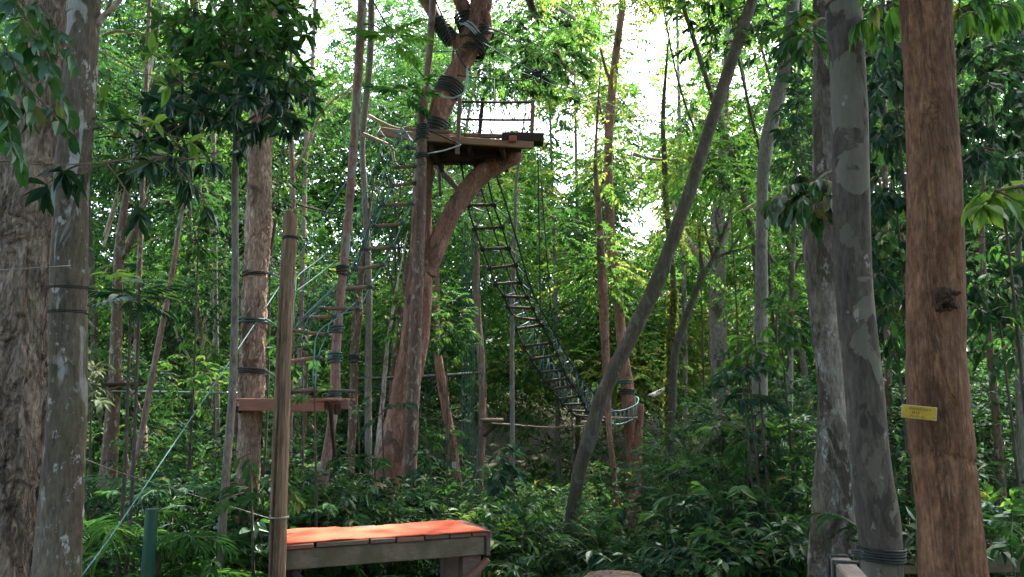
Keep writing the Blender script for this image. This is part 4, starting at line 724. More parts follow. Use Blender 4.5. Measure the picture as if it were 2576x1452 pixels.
# ---------------------------------------------------------------- foliage
def crown_into(t, rng, centres, radii, per, L, nlf, ln, mats=('leaf_mid',), tmpl=T_MID, gap=True, hole=.35, twig=False, name='crown', **k):
    P, D = clumps(rng, np.asarray(centres, float), np.asarray(radii, float), per)
    if gap:
        m = keep(P, rng, hole); P, D = P[m], D[m]
    which = (noise(P * .35, 77) + rng.normal(0, .15, len(P)) + .5) * len(mats); which = np.clip(which.astype(int), 0, len(mats) - 1)
    for i, mt in enumerate(mats):
        s = which == i
        if s.sum() < 2: continue
        mb = MB(); tw = mb if twig else None
        sprays(mb, rng, P[s], D[s], ln, nlf, L, tmpl=tmpl, twig=tw, **k); mb.build(name, [M[mt], M['twig']], t)
def limbs_into(t, rng, base, centres, r0, mat):
    for c in centres[keep(centres, np.random.default_rng(1)) | (centres[:, 1] < 3)]:
        if 9 < c[1] < 24 and c[2] < 5 and abs(c[0] - base[0]) > 1.1: continue
        z = base[2] + (c[2] - base[2]) * rng.uniform(.35, .7); a = np.array([base[0], base[1], z]); b = (a + c) / 2 + rng.normal(0, .25, 3) + [0, 0, -.15]
        MB().tube([a, b, c], [r0 * .5, r0 * .35, r0 * .12], 6, .4, False, rough_fn(.12)).build('branch', mat, t, True)
rng = np.random.default_rng(2024)
# crowns of the near and middle trees, high over the course (these shade the foreground)
for t_, R_, zc, n_, mt in ((t1, 3.2, 11.5, 9, 'leaf_mid'), (t2, 2.6, 10.5, 7, 'leaf_dark'), (t4, 2.8, 13.0, 8, 'leaf_mid'), (t12, 2.8, 11.0, 8, 'leaf_mid'), (t13, 2.8, 10.2, 7, 'leaf_dark'), (t14, 3.0, 9.6, 8, 'leaf_dark'), (t9, 3.0, 12.5, 8, 'leaf_mid'), (t11, 2.6, 12.5, 9, 'leaf_mid'), (t5, 2.8, 12.0, 9, 'leaf_mid'), (t6, 3.2, 13.5, 9, 'leaf_mid'), (t8, 3.0, 12.8, 9, 'leaf_mid'), (t10, 3.2, 12.5, 10, 'leaf_mid')):
    tp = np.array(t_['_top']); cs = np.array([tp[0], tp[1] - .5, zc]) + rng.normal(0, 1, (n_, 3)) * [R_ * .62, R_ * .62, .8]
    lo = 2.6 + .53 * cs[:, 1] + 1.5; cs[:, 2] = np.where(t_ in (t9, t11, t4, t5, t6, t8, t10), cs[:, 2], np.maximum(cs[:, 2], lo))
    crown_into(t_, rng, cs, np.full(n_, 1.5), 260, .17, 9, .7, (mt,), T_TINY, gap=False)
    limbs_into(t_, rng, np.array([tp[0], tp[1], tp[2] - 1.5]), cs, .12, M['branch_dark'])
# background trees -----------------------------------------------------------
def bg_tree(px, Y, z0, z1, R_, n_, per, mats, label, group, L=None, trunk=True, hole=.42, nlf=11, ln=.8, rad=None, wr=.5):
    x = (px - W0 / 2) / F * Y * 1.0; g0 = float(hgt(x, Y)); L = L or (.075 + .0036 * Y)
    t = thing('jungle_tree', label, 'tree', (x, Y, g0), group)
    cs = np.stack([x + rng.normal(0, R_ * .55, n_), Y + rng.normal(0, R_ * .5, n_), g0 + rng.uniform(z0, z1, n_)], -1); rd = rng.uniform(.6, 1.15, n_) * (rad or R_ * .5)
    m = keep(cs, rng) | (rng.random(n_) < .75); cs, rd = cs[m], rd[m]
    if len(cs) < 2: cs = np.array([[x, Y, g0 + z0], [x, Y, g0 + z0 + 1]]); rd = np.array([.8, .8])
    if any(abs(px - a_) < b_ for a_, b_ in ((1270, 110), (1650, 250), (1380, 90))) and z1 > 6: trunk = False
    if Y < 17.5 and 1080 < px < 1680: trunk = False
    if trunk:
        h = z1 * .95; w_ = .028 + .003 * z1 + rng.uniform(0, .03); ln_ = rng.normal(0, .09) * h; P = [[x + ln_ + rng.normal(0, .3), Y, g0 + h], [x + ln_ * .7 + rng.normal(0, .3), Y + rng.normal(0, .3), g0 + h * .75], [x + ln_ * .5 + rng.normal(0, .25), Y, g0 + h * .5], [x + ln_ * .2 + rng.normal(0, .15), Y, g0 + h * .25], [x, Y, g0 - .2]]
        MB().tube(P, [w_ * .35, w_ * .6, w_ * .8, w_, w_ * 1.3], 8, .4, True, rough_fn(.08)).build('trunk', B[['mossy', 'mottle', 'dark', 'mossy', 'grey'][rng.integers(5)]], t, True)
        limbs_into(t, rng, np.array([x, Y, g0]), cs[:6], w_ * .8, M['branch_dark'] if rng.random() < .7 else M['branch_pale'])
    crown_into(t, rng, cs, rd, per, L, nlf, ln, mats, T_TINY, gap=True, hole=hole, wr=wr)
    return t
def zone(px): return ['left of the lichen trunk', 'behind the guy rope', 'behind the stake', 'behind the forked tree', 'behind the rope bridge', 'behind the leaning trunk', 'behind the thick far trunk', 'behind the red trunk'][int(np.clip(px / 2576 * 8, 0, 7))]
def matset(px, Y, z):  # puts canopy shade and sunlit patches into the leaf colours, by position
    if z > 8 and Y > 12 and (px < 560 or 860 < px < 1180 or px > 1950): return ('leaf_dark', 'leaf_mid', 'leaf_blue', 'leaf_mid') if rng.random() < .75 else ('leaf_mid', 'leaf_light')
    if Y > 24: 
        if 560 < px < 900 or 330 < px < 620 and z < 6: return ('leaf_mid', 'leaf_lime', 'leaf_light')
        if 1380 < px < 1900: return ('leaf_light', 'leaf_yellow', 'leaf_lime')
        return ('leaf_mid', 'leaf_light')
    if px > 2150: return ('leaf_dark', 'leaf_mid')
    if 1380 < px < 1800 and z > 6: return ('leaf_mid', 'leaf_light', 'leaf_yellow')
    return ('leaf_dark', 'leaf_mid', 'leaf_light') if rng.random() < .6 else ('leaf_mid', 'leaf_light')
# far layer
for i in range(30):
    px = -150 + i * 102 + rng.uniform(-40, 40); Y = rng.uniform(29, 40); z1 = 19 + rng.uniform(-2, 4)
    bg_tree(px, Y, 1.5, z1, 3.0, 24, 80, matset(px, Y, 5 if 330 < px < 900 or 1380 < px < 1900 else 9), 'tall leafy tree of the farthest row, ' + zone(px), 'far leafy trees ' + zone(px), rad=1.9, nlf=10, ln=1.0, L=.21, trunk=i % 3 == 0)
# middle layer: understorey trees with low crowns, and taller ones
for i in range(42):
    px = -150 + i * 71 + rng.uniform(-45, 45); Y = rng.uniform(18, 27); low = rng.random() < .38
    z0, z1 = (.6, 6.5) if low else (2.5, 15)
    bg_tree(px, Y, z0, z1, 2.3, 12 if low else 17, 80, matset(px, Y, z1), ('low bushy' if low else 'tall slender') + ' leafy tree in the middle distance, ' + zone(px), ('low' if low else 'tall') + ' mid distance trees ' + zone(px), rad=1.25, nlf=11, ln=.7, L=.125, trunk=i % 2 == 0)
for i in range(22):
    px = -120 + i * 128 + rng.uniform(-40, 40); Y = rng.uniform(12.5, 17); low = rng.random() < .5
    if 1380 < px < 1560: low = True
    z0, z1 = (.5, 3.2) if low else (4.2, 11)
    if 1290 < px < 1500: continue
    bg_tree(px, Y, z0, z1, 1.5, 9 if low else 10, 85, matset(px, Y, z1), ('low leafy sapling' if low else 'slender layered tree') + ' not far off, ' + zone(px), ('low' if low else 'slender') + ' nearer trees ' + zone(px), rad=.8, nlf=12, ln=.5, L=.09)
# unseen trees added behind and beside the viewer to hold back sky light
for i, (px_, Y) in enumerate([(-9, -6), (-4, -8), (1, -7), (6, -8), (10, -5), (-12, 0), (13, 1), (-3, -13), (4, -13), (9, -12), (-9, -12), (-11, 5), (12, 6)]):
    t = thing('jungle_tree', 'unseen leafy tree added around the viewer to block sky light', 'tree', (px_, Y, 0), 'unseen light-blocking trees around the viewer'); MB().tube([[px_, Y, 12], [px_ + .2, Y, 6], [px_, Y, -.1]], [.08, .14, .2], 8, .8).build('trunk', B['grey'], t, True)
    cs = np.stack([px_ + rng.normal(0, 1.7, 13), Y + rng.normal(0, 1.5, 13), rng.uniform(1.5, 13, 13)], -1); crown_into(t, rng, cs, np.full(13, 1.6), 110, .22, 9, .8, ('leaf_mid',), T_TINY, gap=False, wr=.5)
# far forest mass
P = np.stack([rng.uniform(-46, 46, 15000), rng.uniform(42, 58, 15000), rng.uniform(0, 24, 15000) ** 1.0], -1); P[:, 2] += hgt(P[:, 0], P[:, 1]) - 1; k_ = keep(P, rng, .7) & (rng.random(len(P)) < 1.3 - P[:, 2] / 28); P = P[k_]
mb = MB(); sprays(mb, rng, P, rng.normal(0, 1, P.shape) * [1, 1, .3], 1.8, 9, .5, tmpl=T_TINY, wr=.5); tag(mb.build('far_forest', M['leaf_mid'], None), 'leafy forest mass closing the view far behind all the trees', None, kind='stuff')
# undergrowth ----------------------------------------------------------------
def shrub(name, label, cat, x, y, h, R_, n_, L, nlf, ln, mats, tmpl=T_MID, group=None, base=None, **k):
    g0 = float(hgt(x, y)); t = thing(name, label, cat, (x, y, g0), group); st_ = MB()
    for i in range(max(3, n_ // 14)):
        a = rng.uniform(0, 6.28); r = R_ * rng.uniform(.2, .8); e = [x + math.cos(a) * r, y + math.sin(a) * r, g0 + h * rng.uniform(.7, 1)]
        st_.tube([[x + math.cos(a) * r * .2, y + math.sin(a) * r * .2, g0 - .05], [x + math.cos(a) * r * .6, y + math.sin(a) * r * .6, g0 + h * .5], e], [.012, .009, .004], 5, cap=False)
    first = True
    P = np.stack([x + rng.normal(0, R_ * .5, n_), y + rng.normal(0, R_ * .5, n_), g0 + h * rng.random(n_) ** .6], -1); P = P[keep(P, rng)]; n_ = len(P); D = P - [x, y, g0 + h * .4]; D[:, 2] = D[:, 2] * .3 + .15; D = D + rng.normal(0, .25, D.shape)
    for i, mt in enumerate(mats):
        s = np.arange(n_) % len(mats) == i
        if s.any():
            mb = st_ if first else MB()
            if first: mb.m = [np.ones_like(q) for q in mb.m]; first = False
            sprays(mb, rng, P[s], D[s], ln, nlf, L, tmpl=tmpl, twig=mb, **k); mb.build('leaves', [M[mt], M['twig_green']], t)
    return t
def gx_at(px, Y): return (px - W0 / 2) / F * Y
# big bushes: px of centre, Y, top py, radius m, ...
SH = [(770, 7.6, 1240, .75, 'leaf_mid', .13), (900, 8.4, 1250, .8, 'leaf_blue', .13), (1010, 8.0, 1285, .7, 'leaf_mid', .12), (1110, 8.4, 1262, .7, 'leaf_mid', .12), (1170, 9.5, 1235, .6, 'leaf_lime', .12), (830, 9.8, 1240, .8, 'leaf_dark', .12), (660, 8.6, 1260, .6, 'leaf_mid', .12), (560, 8.2, 1230, .7, 'leaf_mid', .12),
      (1330, 10.5, 1250, .9, 'leaf_light', .10), (1440, 11.5, 1240, .9, 'leaf_light', .10), (1250, 9.0, 1330, .7, 'leaf_dark', .11), (1380, 8.5, 1360, .8, 'leaf_mid', .11), (1500, 8.2, 1350, .7, 'leaf_blue', .12), (1550, 9.6, 1290, .7, 'leaf_mid', .12), (1640, 7.6, 1300, .7, 'leaf_blue', .14), (1720, 8.8, 1120, .9, 'leaf_mid', .12), (1790, 7.2, 1280, .7, 'leaf_pale', .11), (1850, 8.0, 1050, .9, 'leaf_mid', .12), (1930, 7.4, 1180, .8, 'leaf_mid', .11), (2000, 7.8, 1080, .8, 'leaf_blue', .12), (2010, 6.4, 1300, .6, 'leaf_dark', .12), (1900, 6.2, 1360, .6, 'leaf_mid', .11), (1700, 6.4, 1400, .6, 'leaf_blue', .12),
      (2250, 6.6, 1180, .6, 'leaf_mid', .16), (2290, 8.5, 950, .7, 'leaf_dark', .13), (2520, 6.2, 1310, .6, 'leaf_light', .15), (2480, 8.5, 1050, .8, 'leaf_dark', .13), (2560, 9.0, 900, .8, 'leaf_dark', .13),
      (290, 8.6, 1250, .7, 'leaf_blue', .13), (420, 9.2, 1290, .8, 'leaf_dark', .12), (500, 7.0, 1425, .7, 'leaf_mid', .11), (350, 10, 1230, .9, 'leaf_dark', .12), (500, 10.5, 1120, .9, 'leaf_mid', .12), (600, 11, 1150, .8, 'leaf_dark', .12), (740, 11, 1130, .8, 'leaf_dark', .12), (1010, 12.5, 1170, .8, 'leaf_dark', .12), (1250, 12.5, 1220, .9, 'leaf_mid', .12), (1180, 12, 1190, .7, 'leaf_mid', .12), (1500, 13, 1190, .7, 'leaf_mid', .12), (1650, 12, 1150, .9, 'leaf_mid', .12), (1760, 12, 1000, 1.0, 'leaf_dark', .12), (2010, 11, 960, .9, 'leaf_mid', .12)]
for i, (px, Y, py, R_, mt, L) in enumerate(SH):
    x = gx_at(px, Y); h = max(.5, at(px, py, Y)[2] - float(hgt(x, Y)) + .05); al = {'leaf_mid': 'leaf_light', 'leaf_blue': 'leaf_mid', 'leaf_dark': 'leaf_mid', 'leaf_light': 'leaf_mid', 'leaf_lime': 'leaf_light', 'leaf_pale': 'leaf_mid'}[mt]
    look = {'leaf_mid': 'mid green', 'leaf_blue': 'bluish green', 'leaf_dark': 'dark green', 'leaf_light': 'fresh green', 'leaf_lime': 'bright yellow green', 'leaf_pale': 'dull pale'}[mt]
    shrub('bush', f'{look} bush in the undergrowth {zone(px)}', 'bush', x, Y, h, R_, int(240 * R_ * (1 + h * .25)), L * .78, 8, .32, (mt, 'leaf_dark' if i % 3 else mt, 'leaf_blue' if mt == 'leaf_mid' and i % 2 else al), group=f'{look} bushes {zone(px)}')
for px, Y, py, R_, mt, L, look in [(1660, 6.9, 1290, .45, 'leaf_blue', .16, 'long drooping bluish leaves right of the two thin red trunks'), (1740, 6.2, 1370, .45, 'leaf_mid', .14, 'long dull drooping leaves low in front of the vine covered trunk'), (1830, 6.6, 1230, .4, 'leaf_light', .15, 'broad fresh leaves on thin stems in the right undergrowth'), (1960, 6.0, 1330, .4, 'leaf_mid', .16, 'broad leaves just left of the foot of the pale blotchy trunk'), (830, 7.7, 1190, .4, 'leaf_mid', .14, 'broad leaves with bright tips above the left half of the orange mat'), (1040, 8.2, 1225, .4, 'leaf_blue', .13, 'broad bluish leaves above the middle of the orange mat'), (1150, 8.4, 1225, .4, 'leaf_lime', .12, 'bright yellow green leaves above the right end of the orange mat'), (690, 6.8, 1330, .35, 'leaf_mid', .18, 'broad leaves at the foot of the orange trunk left of the stake'), (2290, 4.6, 1290, .3, 'leaf_mid', .17, 'large smooth leaves between the patchy and the rust red trunk'), (2530, 5.0, 1320, .35, 'leaf_mid', .15, 'large light leaves at the lower right corner'), (1400, 7.6, 1400, .5, 'leaf_mid', .12, 'broad bluish leaves right of the board platform'), (1310, 8.0, 1290, .4, 'leaf_light', .14, 'fresh broad leaves around the foot of the grey pole stem')]:
    x = gx_at(px, Y); h = max(.4, at(px, py, Y)[2]); shrub('broad_leaved_plant', look, 'plant', x, Y, h, R_, int(40 * (1 + h * .4)), L * .85, 6, .26, (mt,), tmpl=T_HERO, wr=.36, hang=.45)
# low ground plants as one mass
n_ = 9000; P = np.stack([rng.uniform(-14, 14, n_), rng.uniform(5.5, 24, n_), 0 * rng.random(n_)], -1); P[:, 0] *= P[:, 1] / 16; P[:, 2] = hgt(P[:, 0], P[:, 1]) + rng.uniform(0, .5, n_) * (.6 + .4 * noise(P * .7, 5))
mb = MB(); sprays(mb, rng, P, np.column_stack([rng.normal(0, 1, (n_, 2)), rng.uniform(.2, 1.0, n_)]), .4, 8, .13, tmpl=T_TINY); tag(mb.build('undergrowth', M['leaf_mid'], None), 'low ground plants covering the forest floor', None, kind='stuff')
# palm fronds and ferns
def frond_plant(px, Y, py, nf, ln, mt, label, name='palm', L=.16, dens=26, wr=.13, lean=.6, group=None):
    x = gx_at(px, Y); z = at(px, py, Y)[2]; g0 = float(hgt(x, Y)); t = thing(name, label, name, (x, Y, g0), group); c = np.array([x, Y, max(g0 + .1, z - .25)])
    MB().tube([[x, Y, g0 - .05], c], [.03, .02], 7).build('stem', M['twig'], t)
    for i in range(nf):
        a = i * 2.4 + rng.uniform(-.3, .3); d = np.array([math.cos(a), math.sin(a), lean * rng.uniform(.5, 1.5)]); mb = MB()
        sprays(mb, rng, c[None], d[None], ln * 1.1, dens, L, wr=wr, tmpl=T_MID, droop=.45, spread=62, flat=.12, hang=.3, vc=np.array([rng.uniform(.2, .7)]), twig=mb)
        
        o = mb.build('frond', [M[mt], M['twig_green']], t)
    return t
for a_ in [(430, 6.6, 1310, 11, 1.0, 'leaf_mid', 'feathery palm with arching fronds just right of the green post'), (270, 6.8, 1290, 11, 1.0, 'leaf_light', 'feathery palm left of the green post'), (455, 8.0, 1195, 10, 1.0, 'leaf_blue', 'fern-like palm with fronds above the green post'), (230, 6.4, 1400, 10, .8, 'leaf_mid', 'low palm at the foot of the lichen trunk'), (480, 6.3, 1400, 10, .8, 'leaf_light', 'fresh green low palm at the bottom left'),
          (1560, 9.0, 1310, 10, .9, 'leaf_mid', 'palm between the leaning trunk and the thin brown trunk'), (1480, 9.0, 1390, 9, .8, 'leaf_light', 'low palm below the foot of the leaning trunk')]: frond_plant(*a_, dens=34, wr=.12, L=.2)
# near sprigs, hanging branches and the leafy sapling ----------------------------
def sprig(name, label, cat, pts, mt, L, n_=None, nlf=7, ln=.2, Y=None, tmpl=T_HERO, r=.006, parent=None, wr=.38, whorl=False, woody=True, side=.5, **k):
    """a leafy branch along the given points (px, py, Y); sprays leave it to both sides"""
    P = np.array([at(*q) for q in pts]); t = parent or thing(name, label, cat, P[0]); q = spline(P, ln * .3)
    MB().tube(P, np.linspace(r, r * .35, len(P)), 6, ln * .3, False).build('branch', M['twig'] if woody else M['twig_green'], t, True)
    n_ = n_ or len(q); idx = np.linspace(len(q) * .12, len(q) - 1, n_).astype(int); tan = nrm(np.gradient(q, axis=0))[idx]; s = np.where(np.arange(n_) % 2 == 0, 1, -1)[:, None]
    sd = nrm(np.cross(tan, [0, .35, 1.0])); D = tan * .6 + sd * s * side * 1.6 + rng.normal(0, .25, (n_, 3)); D[-1] = tan[-1]
    mb = MB(); sprays(mb, rng, q[idx], D, ln, nlf, L, wr=wr, tmpl=tmpl, twig=mb, whorl=whorl, **k); mb.build('leaves', [M[mt], M['twig']], t)
    return t
hb = sprig('hanging_branch', 'dark leafy branch hanging down at the upper left corner in front of the huge trunk', 'branch', [(20, -40, 3.2), (60, 40, 3.1), (110, 120, 3.1), (150, 210, 3.1)], 'leaf_mid', .085, 10, 6, .20, wr=.5)
sprig('', '', '', [(-30, 60, 3.0), (20, 130, 3.0), (60, 210, 3.0), (100, 250, 3.0)], 'leaf_mid', .085, 7, 6, .18, parent=hb, wr=.5)
sprig('', '', '', [(-40, 180, 2.9), (0, 260, 2.9), (30, 330, 2.9)], 'leaf_mid', .085, 6, 5, .16, parent=hb, wr=.5)
sprig('', '', '', [(40, -40, 3.3), (100, 10, 3.3), (140, 60, 3.3), (165, 110, 3.3)], 'leaf_mid', .075, 6, 5, .14, parent=hb, wr=.5)
ub = sprig('umbrella_leaf_branch', 'long branch with whorls of big drooping leaves crossing the two left trunks', 'branch', [(420, 395, 4.4), (330, 400, 4.0), (240, 410, 3.6), (120, 415, 3.3), (20, 405, 3.1)], 'leaf_dark', .17, 7, 8, .2, whorl=True, wr=.3, hang=.7)
sprig('', '', '', [(420, 395, 4.4), (350, 370, 4.2), (280, 330, 4.0), (240, 300, 4.0)], 'leaf_mid', .12, 8, 8, .16, parent=ub, whorl=True, wr=.34)
sprig('', '', '', [(560, 380, 5.0), (500, 400, 4.8), (420, 395, 4.4)], 'leaf_blue', .15, 6, 8, .2, parent=ub, whorl=True, wr=.3, hang=.8)
sprig('', '', '', [(420, 395, 4.4), (470, 440, 4.4), (500, 480, 4.4)], 'leaf_dark', .15, 4, 7, .15, parent=ub, whorl=True, wr=.3, hang=1.0)
for px, py, Y, L, lab in ((398, 148, 4.6, .13, 'top of the three'), (278, 262, 4.3, .14, 'left of the three'), (405, 318, 4.4, .13, 'lowest of the three')):
    sprig('light_sprig', f'bright yellow green leaf sprig against the dark wood at upper left, {lab}', 'twig', [(px + 60, py + 60, Y + .2), (px + 20, py + 25, Y + .1), (px, py, Y)], 'leaf_lime', L, 3, 7, .14, whorl=True, wr=.34, hang=.25)
# the sapling's dense crown of long leaves
def py_clump(cx, cy_, rx, ry, n, Y, dy, g=rng):
    a = g.uniform(0, 6.28, n); r = np.sqrt(g.random(n)); P = np.array([at(cx + rx * math.cos(b) * q, cy_ + ry * math.sin(b) * q, Y + g.normal(0, dy)) for b, q in zip(a, r)]); return P
def leafy_part(t, name, P, c, L, nlf, ln, mt, tmpl=T_HERO, out=.6, twig=True, **k):
    D = nrm(P - c) * out + rng.normal(0, .35, P.shape); D[:, 2] = D[:, 2] * .6 + .1; mb = MB(); sprays(mb, rng, P, D, ln, nlf, L, tmpl=tmpl, twig=mb, **k); mb.build(name, [M[mt], M['twig']], t)
c3 = at(610, 220, 6.5)
leafy_part(t3, 'crown', py_clump(620, 150, 120, 110, 75, 6.4, .35), c3, .175, 8, .22, 'leaf_mid', whorl=True, wr=.33, hang=.35)
leafy_part(t3, 'crown', py_clump(590, 250, 150, 70, 70, 6.3, .35), c3, .18, 8, .22, 'leaf_blue', whorl=True, wr=.33, hang=.5)
leafy_part(t3, 'crown', py_clump(640, 40, 120, 70, 60, 6.5, .35), c3, .16, 8, .2, 'leaf_light', whorl=True, wr=.33, hang=.3)  # lighter leaf colour on top stands in for light from above
leafy_part(t3, 'crown', py_clump(520, 120, 90, 80, 40, 6.6, .35), c3, .15, 8, .2, 'leaf_mid', whorl=True, wr=.33, hang=.3)
leafy_part(t3, 'crown', py_clump(455, 350, 70, 45, 20, 6.2, .25), c3, .17, 8, .2, 'leaf_dark', whorl=True, wr=.32, hang=.6)
for a_, b_ in (((595, 300), (480, 350)), ((595, 260), (690, 200)), ((595, 200), (540, 90)), ((595, 180), (650, 40)), ((595, 270), (500, 230)), ((594, 330), (700, 280)), ((596, 160), (690, 90))):
    p0, p1 = at(*a_, 6.5), at(*b_, 6.3); MB().tube([p0, (p0 + p1) / 2 + [0, 0, .06], p1], [.014, .01, .005], 6, .1, False).build('branch', M['twig'], t3, True)
# lobed-leaf plant (papaya-like) left
T_LOBE = None
def lobed(pl, c, d, L, mt, mb):
    d = nrm(np.asarray(d, float)); up = np.array([0, 0, 1.0]); s = nrm(np.cross(d, up)); ts = np.linspace(.12, 1, 6); P = []; D = []; Ls = []
    for q in ts:
        for sg in (-1, 1):
            P.append(c + d * L * q * .75 - up * .12 * L * q * q); D.append(d * .8 + s * sg * (.95 - .5 * q) - up * .15); Ls.append(L * .42 * (1.1 - .5 * q))
    P.append(c + d * L * .6); D.append(d - up * .2); Ls.append(L * .5)
    leaves(mb, np.array(P), np.array(D), np.tile(up, (len(P), 1)) + rng.normal(0, .08, (len(P), 3)), np.array(Ls), np.array(Ls) * .34, T_HERO, np.full(len(P), rng.uniform(.3, .7)))
def lobed_plant(px, py, Y, n_, L, mt, label, mt2=None, foot=None, anchor=None):
    c = at(px, py, Y); f = foot or (px - 15, Y); t = thing('lobed_leaf_plant', label, 'plant', tuple(float(v) for v in c) if anchor else (float(at(f[0], 1000, Y)[0]), Y, 0))
    if anchor:
        a0 = at(*anchor); MB().tube([a0, (a0 + c) / 2 + [0, 0, .06], c], [.014, .01, .006], 6, .1).build('branch', M['twig'], t, True)
    else: MB().tube([[t.location[0], Y, -.05], [(t.location[0] + c[0]) / 2 + .04, Y, c[2] * .5], c], [.02, .016, .010], 7, .1).build('stem', M['branch_dark'], t, True)
    for i in range(n_):
        a = i * 2.4; d = np.array([math.cos(a), math.sin(a) * .8, .35 * math.sin(i * 1.7) + .05]); mb = MB(); lobed(None, c + nrm(d) * .08, d, L, mt, mb); tw = MB().tube([c, c + nrm(d) * .1], [.005, .004], 5)
        mb.build('leaf', M[mt2 if (mt2 and i % 3 == 0) else mt], t); tw.build('stalk', M['twig_green'], t)
lobed_plant(330, 748, 6.4, 10, .34, 'leaf_blue', 'plant with big deeply lobed leaves left of the slanting pink stem')
lobed_plant(352, 705, 6.6, 5, .30, 'leaf_lime', 'bright green lobed leaves topping the lobed-leaf plant at left', foot=(336, 6.6))
lobed_plant(980, 95, 8.4, 6, .42, 'leaf_light', 'broad lobed pale green leaves left of the pinkish thin trunk, near the top', anchor=(905, 60, 8.6))
lobed_plant(1010, 232, 8.8, 6, .40, 'leaf_mid', 'broad lobed leaves hanging left of the dark post top', anchor=(1068, 215, 9.8))
# leaf clusters around the course
def cluster(name, label, cat, px, py, rx, ry, Y, n, L, mt, dy=.3, nlf=7, ln=.25, tmpl=T_MID, foot=None, anchor=None, wr=.42, group=None, mt2=None, **k):
    g0 = float(hgt(gx_at(px, Y), Y)); P = py_clump(px, py, rx, ry, n, Y, dy); P = P[keep(P, rng)] if Y > 6 else P; P = np.vstack([P, at(px, py, Y)[None], at(px, py, Y)[None]]); c = at(px, py, Y); base = (float(c[0]), Y, g0) if foot else tuple(float(v) for v in c)
    t = thing(name, label, cat, base, group)
    if foot: MB().tube([[c[0], Y, g0 - .05], (c + [c[0], Y, g0]) / 2 + [.06, 0, 0], c + [0, 0, .1]], [.02, .015, .006], 7, .2, False).build('stem', M['branch_dark'], t, True)
    if anchor: a = at(*anchor); MB().tube([a, (a + c) / 2 + [0, 0, .05], c], [.014, .01, .005], 6, .15, False).build('branch', M['twig'], t, True)
    if mt2:
        leafy_part(t, 'leaves', P[::2], c, L, nlf, ln, mt, tmpl, wr=wr, **k); leafy_part(t, 'leaves', P[1::2], c, L, nlf, ln, mt2, tmpl, wr=wr, **k)
    else: leafy_part(t, 'leaves', P, c, L, nlf, ln, mt, tmpl, wr=wr, **k)
    return t
cluster('leafy_branch', 'leafy branches with dark drooping leaves behind the railing, right of the forked tree crotch', 'branch', 1340, 130, 120, 100, 12, 110, .14, 'leaf_mid', .6, anchor=(1205, 60, 10.4), mt2='leaf_dark')
cluster('leafy_branch', 'leaves hanging just right of the high platform end', 'branch', 1400, 300, 70, 90, 12, 34, .13, 'leaf_mid', .5, anchor=(1340, 200, 12))
cluster('leafy_branch', 'sprays of leaves left of the leaning trunk top at the upper edge', 'branch', 1800, 60, 120, 70, 9.5, 80, .12, 'leaf_dark', .5, anchor=(1895, 10, 9), mt2='leaf_mid')
cluster('leafy_branch', 'shaded leaves around the bend of the crooked grey trunk', 'branch', 1990, 80, 100, 80, 9.6, 85, .12, 'leaf_blue', .5, anchor=(1990, 60, 9.5), mt2='leaf_mid')
cluster('leafy_branch', 'bright green leaf mound between the leaning trunk and the crooked grey trunk', 'branch', 1830, 400, 75, 60, 13, 85, .12, 'leaf_mid', .6, foot=True, mt2='leaf_light')
cluster('leafy_branch', 'dull speckled foliage left of the leaning trunk below the bright sky', 'branch', 1740, 260, 90, 80, 14, 80, .11, 'leaf_pale', .6, foot=True, mt2='leaf_mid')
cluster('leafy_branch', 'leafy layers just left of the pale blotchy trunk near its top', 'branch', 2010, 330, 50, 130, 8, 60, .12, 'leaf_blue', .4, foot=True, mt2='leaf_mid')
cluster('drooping_branch', 'hanging bunch of pale dull leaves across the pale blotchy trunk', 'branch', 2030, 480, 62, 38, 4.6, 34, .085, 'leaf_pale', .12, nlf=7, ln=.16, tmpl=T_HERO, anchor=(2130, 430, 5.0), wr=.6, hang=.9, droop=.8, mt2='leaf_mid')
cluster('drooping_branch', 'leaf sprig crossing the pale blotchy trunk near the top', 'branch', 2030, 75, 60, 35, 4.4, 12, .09, 'leaf_mid', .15, tmpl=T_HERO, ln=.16, anchor=(2100, 60, 4.6), wr=.45, hang=.5)
cluster('drooping_branch', 'long narrow bright leaves hanging at the top between the patchy and the rust red trunk', 'branch', 2215, 20, 50, 40, 3.8, 8, .13, 'leaf_light', .15, tmpl=T_HERO, ln=.12, anchor=(2250, -60, 3.8), wr=.28, hang=1.1)
cluster('drooping_branch', 'long narrow bright leaves hanging at the top right of the rust red trunk', 'branch', 2450, 10, 60, 35, 3.6, 9, .13, 'leaf_light', .15, tmpl=T_HERO, ln=.12, anchor=(2500, -80, 3.6), wr=.28, hang=1.1)
cluster('bright_sprig', 'sprig of large glossy yellow green leaves at the right edge, beside the rust red trunk', 'branch', 2505, 480, 55, 45, 3.0, 6, .115, 'leaf_lime', .12, tmpl=T_HERO, nlf=6, ln=.12, anchor=(2640, 520, 3.0), wr=.36, hang=.3)
for i, (px, py, rx, ry, Y, n, mt, lab) in enumerate([
    (2235, 330, 60, 200, 6.6, 75, 'leaf_dark', 'dark broad leaves filling the gap between the patchy and rust red trunks, upper part'),
    (2235, 680, 60, 190, 6.8, 70, 'leaf_dark', 'dark broad leaves filling the gap between the patchy and rust red trunks, lower part'),
    (2490, 230, 110, 200, 6.4, 130, 'leaf_dark', 'dark curtain of drooping leaves right of the rust red trunk, upper part'),
    (2500, 700, 110, 190, 7.0, 75, 'leaf_dark', 'dark leaves right of the rust red trunk beside the slim stem'),
    (2240, 120, 70, 110, 6.2, 45, 'leaf_blue', 'bluish dark leaves at the top between the patchy and rust red trunks')]):
    cluster('dark_foliage_tree', lab, 'tree', px, py, rx, ry, Y, n, .12, mt, .5, foot=True, wr=.55, hang=.6, droop=.6, mt2='leaf_mid' if i % 2 else 'leaf_blue')
